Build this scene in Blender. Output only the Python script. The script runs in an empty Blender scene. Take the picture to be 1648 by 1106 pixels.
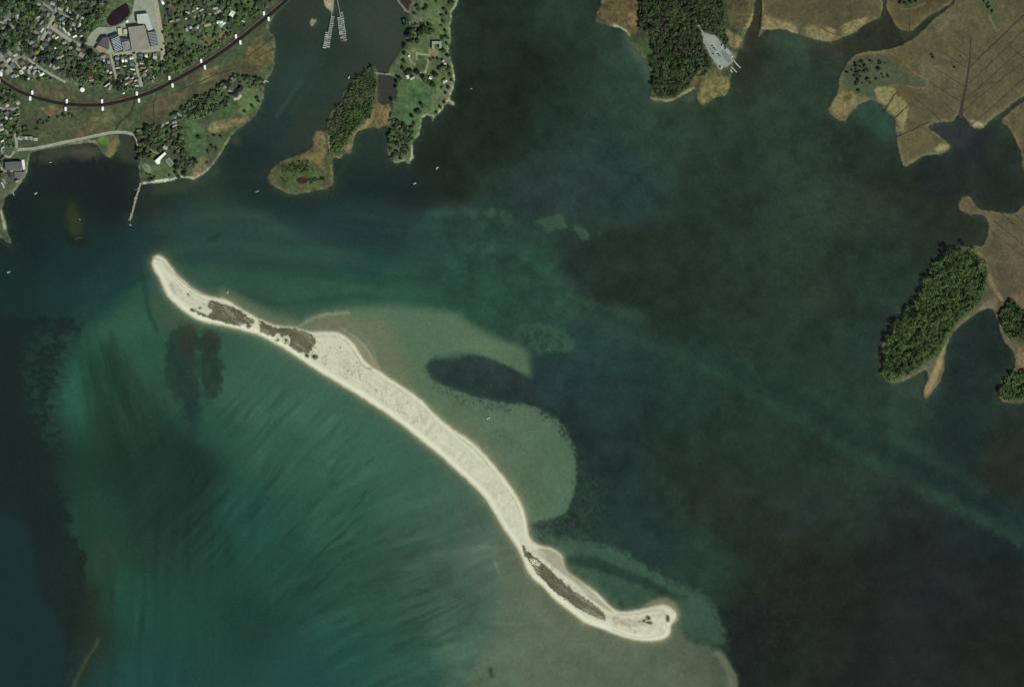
import bpy, math, random
import numpy as np
from mathutils import Vector
random.seed(7)
RNG = np.random.default_rng(11)
scene = bpy.context.scene
COL = scene.collection
S = 1.4                      # metres per photograph pixel
E = np.array([1.0, 1.0, 1.0])   # measured light on a flat white surface

def W(x, y, z=0.0):
    return ((x - 824.0) * S, (553.0 - y) * S, z)

def lin(c):
    c = np.asarray(c, float) / 255.0
    return np.where(c <= 0.04045, c / 12.92, ((c + 0.055) / 1.055) ** 2.4)

def alb(c):
    return lin(np.asarray(c, float) * (1, 1.025, 1)) / E

# ------------------------------------------------------------------ noise and fields
LAT = RNG.random((512, 512))
def vnoise(x, y):
    xi = np.floor(x).astype(int); yi = np.floor(y).astype(int)
    fx = x - xi; fy = y - yi
    fx = fx * fx * (3 - 2 * fx); fy = fy * fy * (3 - 2 * fy)
    x0 = xi & 511; x1 = (xi + 1) & 511; y0 = yi & 511; y1 = (yi + 1) & 511
    return (LAT[y0, x0] * (1 - fx) + LAT[y0, x1] * fx) * (1 - fy) + (LAT[y1, x0] * (1 - fx) + LAT[y1, x1] * fx) * fy
def fbm(x, y, o=3):
    a = 0.5; t = 0; n = 0
    for i in range(o):
        t = t + a * vnoise(x + 17.3 * i, y + 41.7 * i); n += a
        x = x * 2.03; y = y * 2.03; a *= 0.5
    return t / n
def sstep(a, b, v):
    t = np.clip((v - a) / (b - a), 0, 1)
    return t * t * (3 - 2 * t)
def chaikin(p, n=1):
    p = np.asarray(p, float)
    for _ in range(n):
        q = np.roll(p, -1, 0)
        p = np.stack([p * .75 + q * .25, p * .25 + q * .75], 1).reshape(-1, 2)
    return p
def chaikin_open(p, n=1):
    p = np.asarray(p, float)
    for _ in range(n):
        a = p[:-1] * .75 + p[1:] * .25; b = p[:-1] * .25 + p[1:] * .75
        m = np.stack([a, b], 1).reshape(-1, 2)
        p = np.vstack([p[:1], m, p[-1:]])
    return p

STEP = 1.6
xs = np.concatenate([[-30000, -8000, -3000, -1200, -600, -350, -250, -180, -130, -90, -60, -40, -24, -12], np.arange(-4, 1654, STEP),
                     [1660, 1670, 1684, 1700, 1730, 1770, 1830, 1900, 2000, 2300, 2900, 4700, 10000, 32000]]).astype(float)
ys = np.concatenate([[-30000, -8000, -3000, -1200, -600, -350, -250, -180, -130, -90, -60, -40, -24, -12], np.arange(-4, 1114, STEP),
                     [1120, 1130, 1144, 1160, 1190, 1230, 1290, 1360, 1460, 1760, 2400, 4200, 9500, 31000]]).astype(float)
nx, ny = len(xs), len(ys)
GX, GY = np.meshgrid(xs, ys)

def sub(x0, x1, y0, y1):
    i0, i1 = np.searchsorted(xs, [x0, x1]); j0, j1 = np.searchsorted(ys, [y0, y1])
    return slice(max(j0 - 1, 0), min(j1 + 1, ny)), slice(max(i0 - 1, 0), min(i1 + 1, nx))

def warp(X, Y, amp, sc):
    if amp == 0: return X, Y
    return X + amp * 2 * (fbm(X / sc + 3.1, Y / sc + 9.2) - .5), Y + amp * 2 * (fbm(X / sc + 57.1, Y / sc + 29.2) - .5)

def seg_d2(X, Y, a, b):
    dx, dy = b - a
    L = dx * dx + dy * dy + 1e-9
    t = np.clip(((X - a[0]) * dx + (Y - a[1]) * dy) / L, 0, 1)
    return (X - a[0] - t * dx) ** 2 + (Y - a[1] - t * dy) ** 2

def poly_sdf(pts, pad=30, wamp=0.0, wsc=8.0, smooth=1):
    """signed distance (inside positive) on a sub-window of the grid"""
    p = chaikin(pts, smooth) if smooth else np.asarray(pts, float)
    sl = sub(p[:, 0].min() - pad - wamp, p[:, 0].max() + pad + wamp, p[:, 1].min() - pad - wamp, p[:, 1].max() + pad + wamp)
    X, Y = warp(GX[sl], GY[sl], wamp, wsc)
    d2 = np.full(X.shape, 1e12); ins = np.zeros(X.shape, bool)
    q = np.roll(p, -1, 0)
    for a, b in zip(p, q):
        d2 = np.minimum(d2, seg_d2(X, Y, a, b))
        c = (a[1] > Y) != (b[1] > Y)
        if b[1] != a[1]:
            ins ^= c & (X < (b[0] - a[0]) * (Y - a[1]) / (b[1] - a[1]) + a[0])
    d = np.sqrt(d2)
    return sl, np.where(ins, d, -d)

def line_d(pts, pad=30, wamp=0.0, wsc=8.0, smooth=2):
    p = chaikin_open(pts, smooth)
    sl = sub(p[:, 0].min() - pad, p[:, 0].max() + pad, p[:, 1].min() - pad, p[:, 1].max() + pad)
    X, Y = warp(GX[sl], GY[sl], wamp, wsc)
    d2 = np.full(X.shape, 1e12)
    for a, b in zip(p[:-1], p[1:]):
        d2 = np.minimum(d2, seg_d2(X, Y, a, b))
    return sl, np.sqrt(d2)

def blend(F, sl, a, c):
    c = np.asarray(c, float)
    F[sl] = F[sl] * (1 - a[..., None]) + c * a[..., None]

# ------------------------------------------------------------------ coastlines, traced in photograph pixels
NW = [(-400,-400),(480,-400),(474,-20),(462,-3),(455,8),(448,14),(442,22),(437,32),(433,42),(433,50),(438,55),(443,65),(442,80),(441,100),(438,115),
      (430,125),(425,135),(424,143),(424,157),(418,172),(410,187),(394,200),(373,214),(364,230),(354,248),(344,262),(331,278),(315,287),(312,290),
      (305,286),(287,285),(271,292),(248,294),(229,297),(225,296),(224,264),(222,242),(219,222),(213,216),(200,214),(189,215),(191,222),(192,232),(187,242),(178,254),(168,250),(160,236),(150,228),(120,231),
      (90,236),(61,241),(50,244),(45,256),(44,271),(42,281),(28,300),(21,310),(9,315),(7,322),(3,335),(5,345),(11,360),(10,372),(18,388),(15,392),(6,385),(0,381),(-60,390),(-400,500)]
LAWN = [(664,-300),(760,-300),(742,-30),(737,0),(733,11),(726,20),(727,29),(723,40),(726,64),(720,80),(726,95),(729,109),(733,126),(728.5,144),(722,158),
        (731,164),(731,169),(722,166),(714,168),(712,175),(698,189),(697,196),(692,186),(686,184),(680,189),(678,194),(677,207),(672,221),(663,226),(664,235),(664,246),(666,253),(657,264),
        (651,257),(638,263),(629,257),(624,247),(625,228),(628,204),(630,190),(629,171),(634,165),(640,150),(640,132),(637,124),(625,118),(626,108),(635,96),(644,82),(653,73),(659,60),(660,51),(656,30),(657,18),(662,0)]
WOOD_W = [(600,103),(604,108),(608,118),(607,140),(607,162),(612,168),(622,166),(628.5,168),(629,190),(628,204),(620,201),(609,206),(600,203),(591,206),(573,212),(567,229),(566,246),(552,247),(547,255),(536,251),(534,265),(537,285),(533,302),
          (505,305),(491,310),(470,312),(457,308),(440,299),(432,290),(432,279),(446,261),(475,251),(505,238),(503,219),(508,208),(525,211),(526,200),(533,177),(548,169),(551,151),(562,138),(577,124),(588,113)]
FOREST = [(975,-300),(1215,-300),(1215,0),(1213,18),(1210,35),(1200,49),(1195,62),(1197,76),(1188,78),(1183,92),(1182,98),(1178,113),(1175,124),(1174,146),(1166,153),(1149,156),
          (1137,166),(1129,170),(1122,162),(1121,145),(1115,142),(1100,152),(1086,161),(1067,164),(1051,163),(1045,155),(1051,140),(1051,126),(1044,106),(1031,87),(1016,67),(1011,53),(1000,44),(985,41),(962,36),(956,31),(958,22),(966,12),(968,0)]
MARSH_N = [(1227,-300),(1424,-300),(1423,0),(1421,14),(1415,28),(1390,38),(1376,51),(1356,59),(1333,68),(1305,60),(1282,53),(1262,46),(1240,46),(1229,48),(1222,59),(1220,57),(1226,38),(1226,0)]
MARSH_M = [(1428,-300),(1536,-300),(1534,-10),(1532,3),(1515,14),(1492,25),(1478,40),(1464,50),(1444,45),(1436,28),(1428,17),(1427,0)]
MARSH_E = [(1546,-300),(2000,-300),(2000,100),(1700,120),(1648,152),(1620,173),(1589,197),(1581,206),(1566,205),(1555,192),(1549,184),(1538,184),(1535,196),(1512,195),(1490,202),
           (1501,211),(1521,224),(1533,236),(1515,248),(1490,248),(1467,262),(1455.5,269),(1450,256),(1445,236),(1443,216),(1441,187),(1424,179),(1418,165),(1401,159),(1385,164),(1376,173),(1365,186),(1359,195),
           (1353,193),(1339,186),(1332,177),(1339,165),(1349,148),(1352,119),(1362,105),(1370,92),(1384,84),(1413,81),(1436,78),(1458,69),(1481,54),(1498,34),(1521,17),(1541,0)]
MARSH_R = [(1700,130),(1648,163),(1632,173),(1608,196),(1623,202),(1634,224),(1645,247),(1645,272),(1660,285),(1800,300),(2000,200)]
EAST = [(2000,310),(1660,322),(1641,335),(1636,342),(1620,344),(1596,339),(1576,338),(1569,328),(1559,314),(1546,317),(1541,334),(1559,346),(1576,342),(1592,353),(1591,379),(1583,396),(1565,396),(1535,397),(1523,400),
        (1497,430),(1480,458),(1475,482),(1452,496),(1435,527),(1421,548),(1415,575),(1417,599),(1431,617),(1445,617),(1473,604),(1490,594),(1495,604),(1485,634),(1490,644),(1500,630),(1516,609),(1520,585),
        (1521,561),(1531,537),(1552,517),(1583,497),(1598,495),(1605,513),(1614,548),(1634,568),(1634,596),(1617,603),(1607,623),(1609,645),(1627,650),(1660,646),(2000,640)]
SPIT = [(254,410),(264,414),(276,431),(292,449),(312,465.5),(332,476),(346,479),(365,481),(385,495),(405,507),(423,516),(447,525),(472,526),(492,533),(511,534),(529,533),(547,535),(562,545),(573,558),(584,577),
        (595,588),(611,597),(635,614),(660,630),(682,647),(700,667),(726,689),(759,710),(778,729),(801,755),(820,781),(836,804),(846,828),(849,854),(854,869),(866,877),(893,885),(905,895),(907,909),(914,922),
        (939,939),(964,957),(980,975),(992,984),(1012,985),(1036,980),(1064,973),(1078,976),(1088,986),(1089,993),(1084,1003),(1079,1006),(1080,1016),(1075,1027),(1056,1033),(1030,1033),(999,1026),(983,1019),(963,1011),
        (943,1005),(928,994),(912,981),(889,963),(874,945),(858,934),(848,919),(841,901),(834,886),(823,869),(807,847),(794,824),(779,800),(760,781),(737,760),(711,736),(683,714),(660,695),
        (642,681),(620,665),(595,648),(569,632),(540,614),(511,597),(484,579),(458,562),(434,548),(412,538),(379,529),(346,522),(321,517),(299,504),(281,489),(266,473),(257,449),(247,433),(243.5,423),(247,414)]
ISLET = [(524,-60),(534,-60),(537,-4),(537,8),(535,20),(530,15),(524,10),(521,2),(522,-8)]
ISLET2 = [(499,38),(501,28),(505,31),(509,29),(508,34),(504,39),(501,41)]

# name, polygon, base colour, fringe colour, fringe width px, plateau m, rise px
LANDS = [
 ('mainland_ground', NW, (68,78,58), (128,122,98), 1.6, 2.2, 3.0, 1.0),
 ('peninsula_ground', LAWN, (80,94,66), (122,120,98), 1.3, 2.4, 2.5, 1.4),
 ('island_ground', WOOD_W, (74,78,54), (116,104,78), 2.5, 1.8, 4.0, 1.2),
 ('forest_ground', FOREST, (58,64,46), (122,112,80), 3.0, 1.8, 4.0, 1.5),
 ('marsh', MARSH_N, (82,76,56), (126,117,88), 4.5, 0.9, 4.0, 1.6),
 ('marsh', MARSH_M, (82,74,52), (118,108,76), 4.0, 0.9, 4.0, 1.2),
 ('marsh', MARSH_E, (86,81,61), (124,117,88), 3.2, 0.9, 4.0, 1.2),
 ('marsh', MARSH_R, (84,76,58), (118,108,76), 4.0, 0.9, 4.0, 1.2),
 ('marsh', EAST, (87,80,63), (114,107,80), 3.0, 1.0, 4.0, 1.2),
 ('sandbar', SPIT, (201,198,175), (207,205,180), 3.0, 1.8, 7.0, 1.0),
 ('islet', ISLET, (150,140,118), (150,140,118), 2.0, 1.0, 3.0, 0.8),
 ('islet', ISLET2, (130,125,100), (130,125,100), 2.0, 0.6, 2.0, 0.8),
]
land = np.full(GX.shape, -60.0); cls = np.full(GX.shape, -1)
SD = []
for k, L in enumerate(LANDS):
    sl, d = poly_sdf(L[1], pad=60, wamp=L[7], wsc=7.0, smooth=1)
    SD.append((sl, d))
    if k != 9: d = d + 1.9 * (fbm(GX[sl] / 3.1 + 7 * k, GY[sl] / 3.1, 2) - .5) * (np.abs(d) < 12); SD[-1] = (sl, d)
    m = d > land[sl]
    cls[sl] = np.where(m, k, cls[sl])
    land[sl] = np.where(m, d, land[sl])

# ------------------------------------------------------------------ land cover
LC = np.zeros(GX.shape + (3,)); LC[:] = (70, 78, 56)
mott = np.full(GX.shape, 0.35)
for k, L in enumerate(LANDS):
    m = (cls == k)
    LC[m] = L[2]
n1 = fbm(GX / 9, GY / 9, 4); n2 = fbm(GX / 26 + 7, GY / 26, 3); n3 = fbm(GX / 3.2 + 31, GY / 3.2, 2)
def overlay(pts, c, soft=2.0, wamp=2.0, wsc=7.0, op=1.0, only=None, smooth=1, tex=0.0):
    sl, d = poly_sdf(pts, pad=soft + 12, wamp=wamp, wsc=wsc, smooth=smooth)
    a = sstep(-soft, soft, d) * op
    if only is not None: a = a * (cls[sl] == only)
    if tex: a = a * np.clip(1 - tex + 2 * tex * sstep(.35, .65, n3[sl]), 0, 1)
    blend(LC, sl, a, c)
def stroke(pts, c, w=2.0, soft=1.2, op=1.0, wamp=0.6, F=None, smooth=2, brk=0.0):
    sl, d = line_d(pts, pad=w + soft + 10, wamp=wamp, smooth=smooth)
    a = (1 - sstep(w / 2 - soft, w / 2 + soft, d)) * op
    if brk: a = a * (1 - brk + brk * sstep(.40, .55, fbm(GX[sl] / 3.6 + 7, GY[sl] / 3.6, 2)))
    blend(LC if F is None else F, sl, a, c)

# town and mainland
TOWN = [(-60,-60),(260,-60),(262,90),(232,140),(180,150),(120,135),(70,132),(0,118),(-60,110)]
overlay(TOWN, (74,82,64), 3, 2)
pale = sstep(.52, .66, fbm(GX / 4.5 + 90, GY / 4.5, 2))
sl, d = poly_sdf(TOWN, pad=10)
blend(LC, sl, sstep(-3, 3, d) * pale[sl] * 0.42, (124,126,112))
overlay([(-40,150),(30,160),(35,235),(40,300),(0,325),(-40,320)], (78,86,70), 3, 2)
overlay([(60,130),(95,133),(125,142),(128,158),(100,160),(70,155),(52,145)], (84,80,60), 4, 3, tex=.4)
overlay([(70,120),(84,124),(100,134),(80,140),(60,132)], (66,90,60), 3, 2)
overlay([(225,168),(290,146),(340,120),(395,90),(425,78),(436,92),(425,112),(395,122),(345,150),(300,158),(270,184),(255,200),(240,196),(228,202)], (78,75,57), 4, 4, tex=.3)
overlay([(400,72),(432,66),(440,85),(438,105),(422,112),(402,105),(396,85)], (92,84,58), 3, 2)
stroke([(398,85),(404,72),(415,62),(424,56)], (108,88,64), 4, 2, .8)
overlay([(318,118),(335,108),(352,104),(350,114),(330,122)], (104,97,68), 3, 2)
overlay([(305,125),(318,120),(320,128),(308,134)], (90,77,58), 2, 2)
overlay([(318,128),(340,118),(350,122),(325,135)], (110,108,70), 3, 2)
overlay([(245,155),(285,146),(300,150),(280,165),(265,185),(250,195),(240,180)], (82,75,58), 3, 3, tex=.2)
overlay([(36,166),(100,176),(180,168),(218,180),(208,208),(150,216),(100,226),(62,233),(58,205)], (76,82,58), 4, 3, tex=.25)
overlay([(66,172),(102,170),(100,182),(72,186)], (106,96,68), 3, 3, tex=.3)
overlay([(70,178),(84,174),(86,180),(76,183)], (100,82,62), 2, 2)
overlay([(140,190),(170,182),(186,180),(184,190),(160,200),(130,205)], (96,90,66), 4, 3, tex=.3)
overlay([(110,208),(150,204),(186,206),(150,214),(112,222)], (88,76,58), 3, 2)
stroke([(0,205),(30,200),(60,196),(85,190),(110,184)], (82,78,70), 2.5, 1.2, .8)
overlay([(266,30),(278,40),(280,70),(276,95),(268,90)], (92,96,64), 2, 1)
overlay([(165,18),(172,22),(168,42),(162,36)], (74,112,64), 2, 1)
overlay([(176,15),(195,4),(207,0),(212,10),(210,0),(180,0)], (78,100,66), 2, 1)
overlay([(23,0),(34,0),(30,12),(28,30),(21,28),(22,14)], (128,112,92), 2, 1.5)
overlay([(270,0),(285,0),(286,22),(276,14)], (98,92,70), 2, 1)
overlay([(318,56),(345,46),(372,48),(368,62),(345,74),(328,76)], (104,98,72), 3, 2, tex=.3)
overlay([(292,56),(316,50),(322,70),(306,82),(290,75)], (68,88,60), 3, 2)
overlay([(328,44),(362,44),(370,50),(345,56),(330,56)], (72,98,66), 2, 1)
overlay([(340,0),(420,0),(400,20),(370,40),(360,20)], (70,88,58), 3, 2)
# estate grounds
overlay([(296,190),(322,194),(334,220),(332,258),(318,270),(306,248),(298,222),(304,205)], (72,93,65), 3, 2)
overlay([(322,250),(340,256),(330,272),(314,284),(308,272)], (112,106,82), 3, 2, op=.8)
overlay([(312,274),(332,272),(322,282),(310,284)], (112,98,78), 2, 1.5)
overlay([(240,266),(270,262),(298,276),(290,284),(240,288),(226,282)], (80,96,68), 3, 1.5)
overlay([(228,265),(238,262),(245,272),(242,279),(233,276)], (116,126,108), 1.5, .5)
overlay([(334,203),(345,194),(382,190),(402,186),(394,198),(370,207),(346,214),(335,211)], (116,107,76), 3, 2, tex=.2)
overlay([(385,152),(400,140),(420,142),(418,165),(408,182),(390,186),(380,170)], (88,104,70), 3, 1.5)
overlay([(345,160),(372,158),(385,170),(375,184),(350,188)], (66,90,56), 3, 2)
stroke([(311,286),(290,284),(272,291),(250,292),(231,295)], (184,182,160), 3.6, 1.4, brk=.3)
stroke([(248,292),(270,289)], (186,184,162), 4.4, 1.4)
stroke([(311,287),(330,278),(344,262)], (176,172,150), 2.6, 1.2, brk=.4)
stroke([(344,262),(354,248),(366,228),(374,214)], (140,140,116), 2, 1)
stroke([(225,296),(223,280),(224,266)], (170,164,140), 2.5, 1.2)
stroke([(60,241),(49,247),(44.5,258),(43.5,272),(42,281),(28,300),(21,309)], (158,152,128), 2, 1)
stroke([(3,340),(5,352),(8,366)], (156,150,126), 5, 2)
overlay([(158,219),(175,216),(176,230),(172,236),(160,232)], (82,108,62), 2, 1.5)
overlay([(176,217),(187,218),(190,230),(184,244),(176,254),(168,246),(175,236)], (104,96,66), 2, 1.5)
overlay([(106,226),(150,222),(160,232),(150,240),(120,240)], (118,112,94), 3, 2.5, tex=.3)
# lawn peninsula
K = 1
overlay([(648,128),(680,130),(712,136),(718,150),(700,180),(686,182),(664,200),(640,206),(633,190),(640,166),(646,140)], (72,94,64), 4, 2, only=K)
overlay([(700,135),(716,138),(720,150),(702,178),(690,178)], (100,104,78), 4, 2, op=.7, only=K)
overlay([(672,0),(715,0),(712,40),(714,60),(700,64),(680,45),(668,40)], (82,98,68), 4, 2, only=K)
overlay([(660,0),(668,0),(664,40),(672,45),(676,30),(672,26)], (112,106,86), 2, 1, only=K)
overlay([(672,88),(688,92),(684,112),(674,112),(668,100)], (66,84,58), 2, 1, only=K)
overlay([(692,75),(706,78),(704,92),(694,94)], (118,106,82), 2, 1.5, only=K, tex=.3)
overlay([(655,80),(672,75),(670,100),(660,112),(656,100)], (96,104,74), 3, 1.5, only=K)
overlay([(712,170),(724,160),(728,140),(732,126),(728,120),(718,150)], (116,104,84), 2, 1.5, only=K, op=.8)
stroke([(692,80),(691,90),(688,104),(685,116),(680,118),(672,116)], (158,150,126), 2.6, 1)
stroke([(672,86),(690,88)], (150,146,122), 2, 1); stroke([(658,92),(662,100),(668,104)], (140,138,118), 1.6, 1)
stroke([(671,84),(671,95)], (150,148,126), 1.5, .8); stroke([(676,28),(682,40),(690,48)], (124,118,94), 2, 1)
overlay([(600,168),(612,168),(628,168),(628,200),(618,202),(602,203),(606,180)], (112,98,70), 3, 2, tex=.3)
for pp in ([(737,0),(733,11),(726,20),(727,29),(723,40),(726,64),(720,80),(726,95),(729,109),(733,126),(728.5,144),(722,158),(714,168),(712,175),(698,189)], [(697,184),(686,183),(680,188)],[(678,194),(677,207),(672,221),(663,225)],[(664,235),(664,248),(660,256)],[(650,258),(638,262),(628,255),(624,246)]):
    stroke(pp, (176,174,152), 2.4, 1.0, 1.0, 2.2, brk=.7)
stroke([(722,161),(731,167)], (170,162,136), 3, 1)
# small island west
overlay([(508,210),(524,212),(527,240),(518,262),(505,240)], (110,98,72), 3, 2, only=2, tex=.3)
overlay([(476,254),(505,240),(520,256),(528,285),(520,270),(498,258)], (104,94,66), 3, 2, only=2, tex=.2)
overlay([(455,272),(475,262),(500,264),(522,280),(520,295),(480,302),(456,296),(446,284)], (70,86,56), 4, 3, only=2, tex=.2)
overlay([(552,228),(564,228),(566,245),(556,246)], (120,100,84), 2, 1.5, only=2, tex=.3)
overlay([(598,176),(606,172),(604,190),(590,204),(575,210),(590,196)], (124,110,80), 2, 1.5, only=2)
overlay([(476,288),(487,284),(496,288),(493,294),(482,296)], (58,36,34), 1.5, .5, only=2)
stroke([(529,200),(529,225),(531,245)], (150,140,112), 2, 1)
# forest peninsula
K = 3
overlay([(958,20),(970,-40),(1028,-40),(1028,40),(1018,58),(1000,42),(975,38)], (90,78,56), 3, 3, only=K, tex=.3)
overlay([(1008,20),(1026,14),(1026,45),(1014,44)], (112,100,72), 3, 2, only=K, tex=.2)
stroke([(990,42),(1002,46),(1011,55)], (170,170,150), 6, 2)
overlay([(1170,-40),(1212,-40),(1210,25),(1194,52),(1180,45),(1168,20)], (80,73,54), 3, 3, only=K, tex=.3)
overlay([(1168,45),(1178,50),(1196,62),(1190,75),(1182,80),(1168,66)], (118,106,76), 3, 2, only=K, tex=.2)
overlay([(1196,46),(1212,16),(1212,30),(1200,46)], (138,126,98), 2, 2, only=K, tex=.3)
overlay([(1128,125),(1172,118),(1174,146),(1150,155),(1132,168),(1122,160)], (112,104,70), 3, 2, only=K, tex=.25)
overlay([(1105,120),(1130,105),(1155,112),(1170,118),(1130,126),(1112,138)], (92,88,62), 3, 3, only=K, tex=.2)
overlay([(1108,130),(1122,126),(1126,134),(1112,138)], (98,80,66), 2, 1.5, only=K)
overlay([(1020,60),(1048,62),(1052,90),(1050,125),(1040,100)], (64,76,52), 3, 2, only=K)
stroke([(1048,157),(1070,162),(1086,158),(1100,150),(1116,141)], (136,130,98), 4, 1.8, .9, 1.5)
# marshes
def marsh_tex(k, amt=0.25):
    m = cls == k
    f = (fbm(GX / 14 + 3, GY / 14, 4) - .5) * 2 * amt * .35 + (fbm(GX / 60 + 4, GY / 60, 3) - .5) * .9 * amt
    LC[m] *= (1 + f[m])[..., None]
for k in (4, 5, 6, 7, 8): marsh_tex(k)
overlay([(1226,20),(1250,30),(1282,40),(1284,52),(1240,45),(1227,46)], (130,118,88), 3, 2, only=4, tex=.3)
overlay([(1290,40),(1325,38),(1350,52),(1333,66),(1300,58)], (124,110,84), 3, 3, only=4, tex=.35)
overlay([(1352,40),(1375,32),(1400,24),(1392,36),(1374,50),(1358,56)], (130,122,86), 3, 3, only=4, tex=.4)
stroke([(1226,44),(1245,47),(1265,46),(1282,52)], (150,148,128), 3.5, 1.6, .9)
overlay([(1362,108),(1385,92),(1425,90),(1450,105),(1470,122),(1488,128),(1490,138),(1480,142),(1440,138),(1420,155),(1398,155),(1368,148),(1356,140)], (72,78,60), 4, 3, only=6)
stroke([(1380,88),(1410,84),(1440,84),(1462,106),(1472,118),(1486,124),(1493,131),(1490,140),(1476,142),(1456,136),(1430,138)], (122,96,72), 2.2, 1.2, .8)
overlay([(1436,82),(1452,78),(1470,96),(1458,104)], (90,80,56), 4, 3, only=6)
overlay([(1404,140),(1440,138),(1446,150),(1424,172),(1412,158)], (128,117,82), 2.5, 2.5, only=6, tex=.2)
overlay([(1442,136),(1460,136),(1462,165),(1446,164)], (90,76,52), 2.5, 2, only=6)
overlay([(1425,172),(1445,152),(1462,165),(1458,200),(1450,216),(1444,190)], (124,117,80), 2.5, 2, only=6, tex=.2)
overlay([(1336,170),(1352,146),(1378,148),(1380,165),(1360,190),(1340,184)], (122,111,78), 3, 2.5, only=6, tex=.2)
overlay([(1355,152),(1370,150),(1372,158),(1360,164)], (90,80,50), 2, 1.5, only=6)
overlay([(1462,214),(1486,204),(1500,216),(1505,228),(1480,238),(1462,242),(1455,230)], (92,84,62), 3, 2, only=6)
overlay([(1500,240),(1520,228),(1530,236),(1512,246)], (132,126,92), 2.5, 2.5, only=6, tex=.3)
overlay([(1510,40),(1535,20),(1548,22),(1530,36),(1516,52),(1504,48)], (108,96,82), 5, 5, only=6, op=.6, tex=.35)
overlay([(1560,190),(1578,196),(1584,202),(1566,204)], (140,132,106), 2, 1.5, only=6)
overlay([(1568,0),(1595,0),(1600,24),(1606,40),(1600,48),(1588,30)], (76,80,56), 3, 2, only=6)
stroke([(1592,24),(1600,44),(1606,52),(1610,44)], (124,104,76), 2, 1, .8)
overlay([(1444,0),(1478,0),(1470,12),(1448,10)], (72,78,56), 3, 2, only=5)
stroke([(1450,14),(1470,13),(1490,4)], (116,106,78), 2, 1, .8)
for yy in range(0, 16):
    x0 = 1545 - 14 * yy % 3
    stroke([(1560 + yy * 9, 178 - yy * 11), (1600 + yy * 9, 140 - yy * 11), (1650 + yy * 7, 98 - yy * 10)], (104,92,68) if yy % 2 else (80,72,54), 3.0, 2.0, .25, 1.5)
overlay([(1545,325),(1552,318),(1562,335),(1556,342)], (96,86,62), 2, 1, only=8)
overlay([(1532,398),(1565,398),(1585,410),(1592,440),(1610,475),(1622,490),(1606,480),(1590,455),(1580,425),(1560,404)], (116,104,78), 3, 2, only=8)
overlay([(1590,480),(1605,478),(1604,496),(1590,500),(1560,518),(1540,534),(1560,512)], (98,90,78), 2.5, 1.5, only=8)
overlay([(1524,402),(1560,402),(1582,420),(1588,450),(1585,475),(1560,502),(1535,525),(1520,560),(1490,590),(1435,612),(1422,600),(1420,570),(1455,500),(1490,445)], (56,70,44), 3, 2, only=8)
overlay([(1528,545),(1520,560),(1514,600),(1490,640),(1486,632),(1500,598),(1512,570)], (140,122,88), 2, 1.5, only=8)
overlay([(1495,580),(1505,578),(1500,595),(1475,600)], (90,86,74), 2, 1.5, only=8)
overlay([(1610,500),(1622,484),(1642,496),(1670,500),(1665,550),(1630,548),(1612,525)], (56,70,44), 2.5, 2, only=8)
overlay([(1636,560),(1650,560),(1650,600),(1636,596)], (128,102,76), 3, 2, only=8, tex=.2)
overlay([(1608,630),(1622,604),(1665,600),(1665,644),(1625,648)], (58,74,46), 2.5, 2, only=8)
overlay([(1622,480),(1640,470),(1660,480),(1660,520),(1645,500)], (112,92,70), 4, 3, only=8, op=.7)
# sandbar
K = 9
south = [(243,423),(257,449),(266,473),(281,489),(299,504),(321,517),(346,522),(379,529),(412,538),(434,548),(458,562),(484,579),(511,597),(540,614),(569,632),(595,648),(620,665),(642,681),(660,695),(683,714),(711,736),(737,760),(760,781),(779,800),(794,824),(807,847),(823,869),(834,886),(841,901),(848,919),(858,934),(874,945),(889,963),(912,981),(928,994),(943,1005),(963,1011),(983,1019),(999,1026),(1030,1033),(1056,1033)]
north = [(254,410),(264,414),(276,431),(292,449),(312,465.5),(332,476),(346,479),(365,481),(385,495),(405,507),(423,516),(447,525),(472,526),(492,533),(511,534),(529,533),(547,535),(562,545),(573,558),(584,577),(595,588),(611,597),(635,614),(660,630),(682,647),(700,667),(726,689),(759,710),(778,729),(801,755),(820,781),(836,804),(846,828),(849,854)]
sl9, d9 = SD[9]
m9 = cls[sl9] == K
core = sstep(7, 15, d9) * m9
cn = np.clip(.55 + 1.2 * (n1[sl9] - .5) + .5 * (n3[sl9] - .5), 0, 1)
blend(LC, sl9, core * cn, (185,182,160))
blend(LC, sl9, sstep(.60, .72, n3[sl9] * .6 + n2[sl9] * .4) * core * .55, (160,156,136))
def inset(pts, o):
    p = np.asarray(pts, float); t = np.gradient(p, axis=0); t /= np.linalg.norm(t, axis=1)[:, None]
    return np.stack([p[:, 0] - t[:, 1] * -o, p[:, 1] + t[:, 0] * -o], 1)
stroke(inset(south, 5.5), (215,214,192), 5.0, 2.2, .9, 1.0, brk=.3)
stroke(inset(north, -4), (206,206,184), 3.2, 1.6, .8, .8, brk=.5)
stroke(inset(north, -7), (152,147,126), 1.5, .9, .8, 1.6, brk=.6)
stroke(inset(north[14:], -10), (180,172,150), 1.4, 1.0, .5, .8)
stroke([(262,420),(276,437),(294,455),(312,468),(324,474)], (150,140,118), 1.5, .9, .8)
stroke([(700,676),(740,708),(775,740)], (212,212,188), 3, 1.5, .6)
stroke([(557,548),(569,565),(584,587)], (150,144,124), 1.8, 1, .6, 2)
stroke([(574,584),(586,591),(598,594)], (120,112,92), 2.2, 1.2, .7, 2)
stroke([(506,540),(520,543),(540,541)], (170,162,140), 1.5, 1, .6)
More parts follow.
